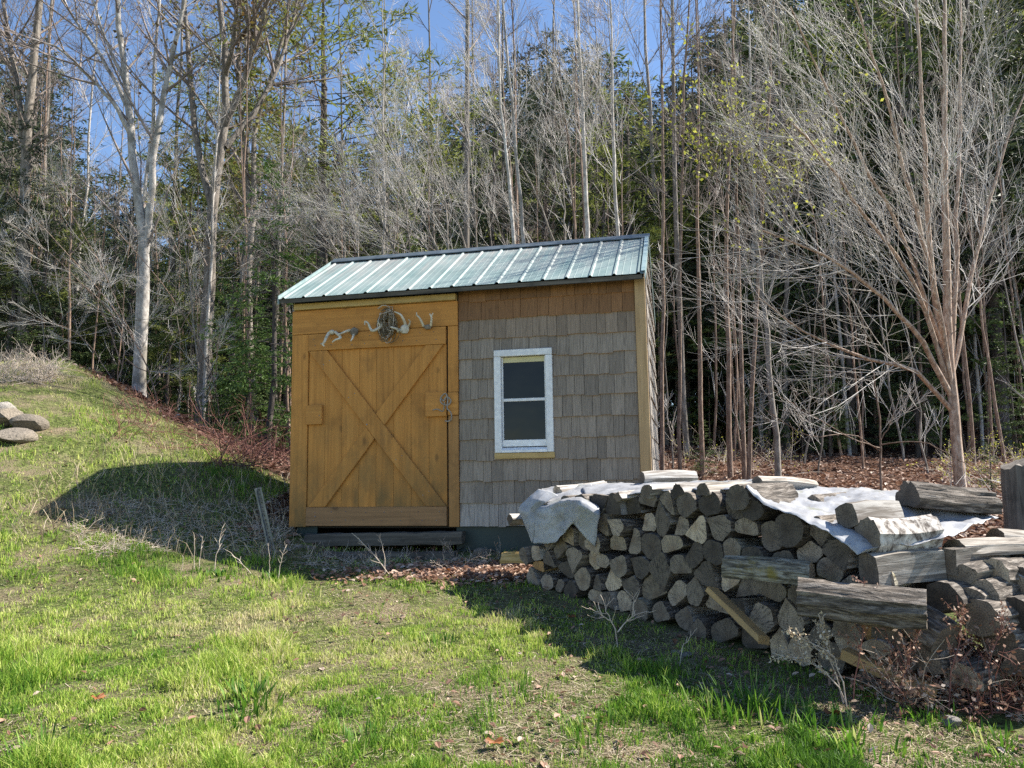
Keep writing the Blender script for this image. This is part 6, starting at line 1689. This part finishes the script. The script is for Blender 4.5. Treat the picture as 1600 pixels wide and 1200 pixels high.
for i, (pts, lb) in enumerate([([(1332, 1090), (1345, 1010), (1352, 950), (1350, 900)], 'tall dry weed with brown seed heads rising in front of the squared block'),
                               ([(1318, 1085), (1300, 1040), (1290, 1005), (1280, 960)], 'dry weed with pale curled heads before the furrowed log'),
                               ([(1325, 1088), (1290, 1050), (1250, 1030), (1212, 1022)], 'dry weed bent low towards the leaning plank'),
                               ([(1322, 1086), (1305, 1030), (1270, 1005), (1232, 990)], 'dry weed arching with cottony tips before the pile'),
                               ([(1400, 1100), (1410, 1060), (1430, 1000), (1440, 970)], 'dry weed standing against the slumped barked log'),
                               ([(1480, 1100), (1490, 1040), (1500, 980), (1495, 930)], 'dry weed rising before the tumbled near end'),
                               ([(1550, 1110), (1545, 1040), (1560, 990), (1570, 960)], 'dry weed near the right edge over the brush heap')]):
    weed(pts, d3 - 0.02 * i, .0035, lb, 20 + i, mat='stalk' if i in (1, 2, 3) else 'stalk_red', n1=16, l1=.13, heads=170, hs=.016)
# brush heap before the near end of the pile
def brush(px0, px1, py0, py1, n, seed, name, label, mat, Lr, q=0.35, up=0.5, rad=0.003, leaf=0, lm='dead_leaf'):
    g = np.random.default_rng(seed); P = []
    for i in range(n):
        b = at(g.uniform(px0, px1), g.uniform(py0, py1)); d = g.normal(size=3); d[2] = abs(d[2]) * up; d /= np.linalg.norm(d); Ln = g.uniform(*Lr)
        pts = [np.array(b)]; c = d
        for k_ in range(5):
            c = c + g.normal(scale=0.25, size=3); c[2] -= 0.06; c /= np.linalg.norm(c); pts.append(pts[-1] + c * Ln / 5)
        P.append(pts)
    P = np.array(P); gz = H(P[..., 0], P[..., 1]); P[..., 2] = np.maximum(P[..., 2], gz + 0.01)
    R_ = np.repeat((rad * np.linspace(1, .3, 6))[None], n, 0); parts = [tubes(P, R_, 4)]
    B, BR = sprout(g, P, R_, 4, .1, 1, 45, Lr[1] * .35, 4, rad * .5, .0012, up=.1, wob=.3); parts.append(tubes(B, BR, 3))
    V_, F_ = pack(parts); mats_ = [M[mat]]
    o = tag(link(name, mesh_np(name, V_, [F_], M[mat], smooth=True)), label, kind='stuff')
    if leaf:
        T = B.reshape(-1, 3); idx = g.choice(len(T), leaf); dv = g.normal(size=(leaf, 3)); dv /= np.linalg.norm(dv, axis=1)[:, None]
        V2, F2 = kites(g, T[idx] + g.normal(scale=.015, size=(leaf, 3)), dv, .028 * g.uniform(.5, 1.4, leaf), .008)
        l_ = link('curled_leaves', mesh_np('curled_leaves', V2, [F2], M[lm], attrs={'tone': np.repeat(0.35 + 0.65 * g.random(leaf), 4)}), o); l_['kind'] = 'stuff'
    return o
brush(1400, 1620, 1050, 1110, 190, 61, 'brush_heap', 'heap of dry brown weed stems and curled leaves at the near end of the pile', 'stalk', (.15, .42), up=1.3, leaf=5000)
brush(1430, 1620, 1060, 1120, 120, 62, 'brush_heap', 'reddish bramble stems tangled in the brush heap', 'stalk_red', (.2, .5), up=1.1, leaf=1500)
brush(330, 452, 695, 735, 130, 63, 'bramble_thicket', 'red-stemmed brambles at the foot of the bank beside the shed', 'stalk_red', (.4, 1.1), up=1.0, rad=.006)
brush(170, 300, 640, 690, 60, 64, 'dry_weeds', 'thin dark dead weeds standing on the bank', 'stalk_red', (.25, .6), up=3.0, rad=.004)
brush(120, 450, 785, 868, 420, 65, 'dead_stems', 'tangle of dead stems in the shade beside the shed', 'stalk', (.10, .32), up=.18, rad=.0022)
brush(470, 780, 870, 893, 150, 66, 'dead_stems', 'dead stems and twigs littering the foot of the shed', 'stalk', (.08, .3), up=.5, rad=.002)
brush(1040, 1250, 705, 745, 60, 67, 'undergrowth', 'twiggy undergrowth behind the woodpile', 'stalk', (.3, .9), up=1.2, rad=.005, leaf=500, lm='bud')
brush(1480, 1610, 720, 770, 60, 68, 'undergrowth', 'green-budded undergrowth behind the stump', 'stalk', (.3, .8), up=1.4, rad=.005, leaf=900, lm='bud')
brush(-20, 90, 572, 600, 300, 69, 'dry_weeds', 'grey dead weeds matted on the crown of the bank', 'stalk', (.2, .5), up=1.2, rad=.004)

for o in scene.objects:
    for k_ in ('_h', '_used'):
        if k_ in o: del o[k_]
print('shingles', n_sh, 'objects', len(scene.objects), 'saplings', ns)
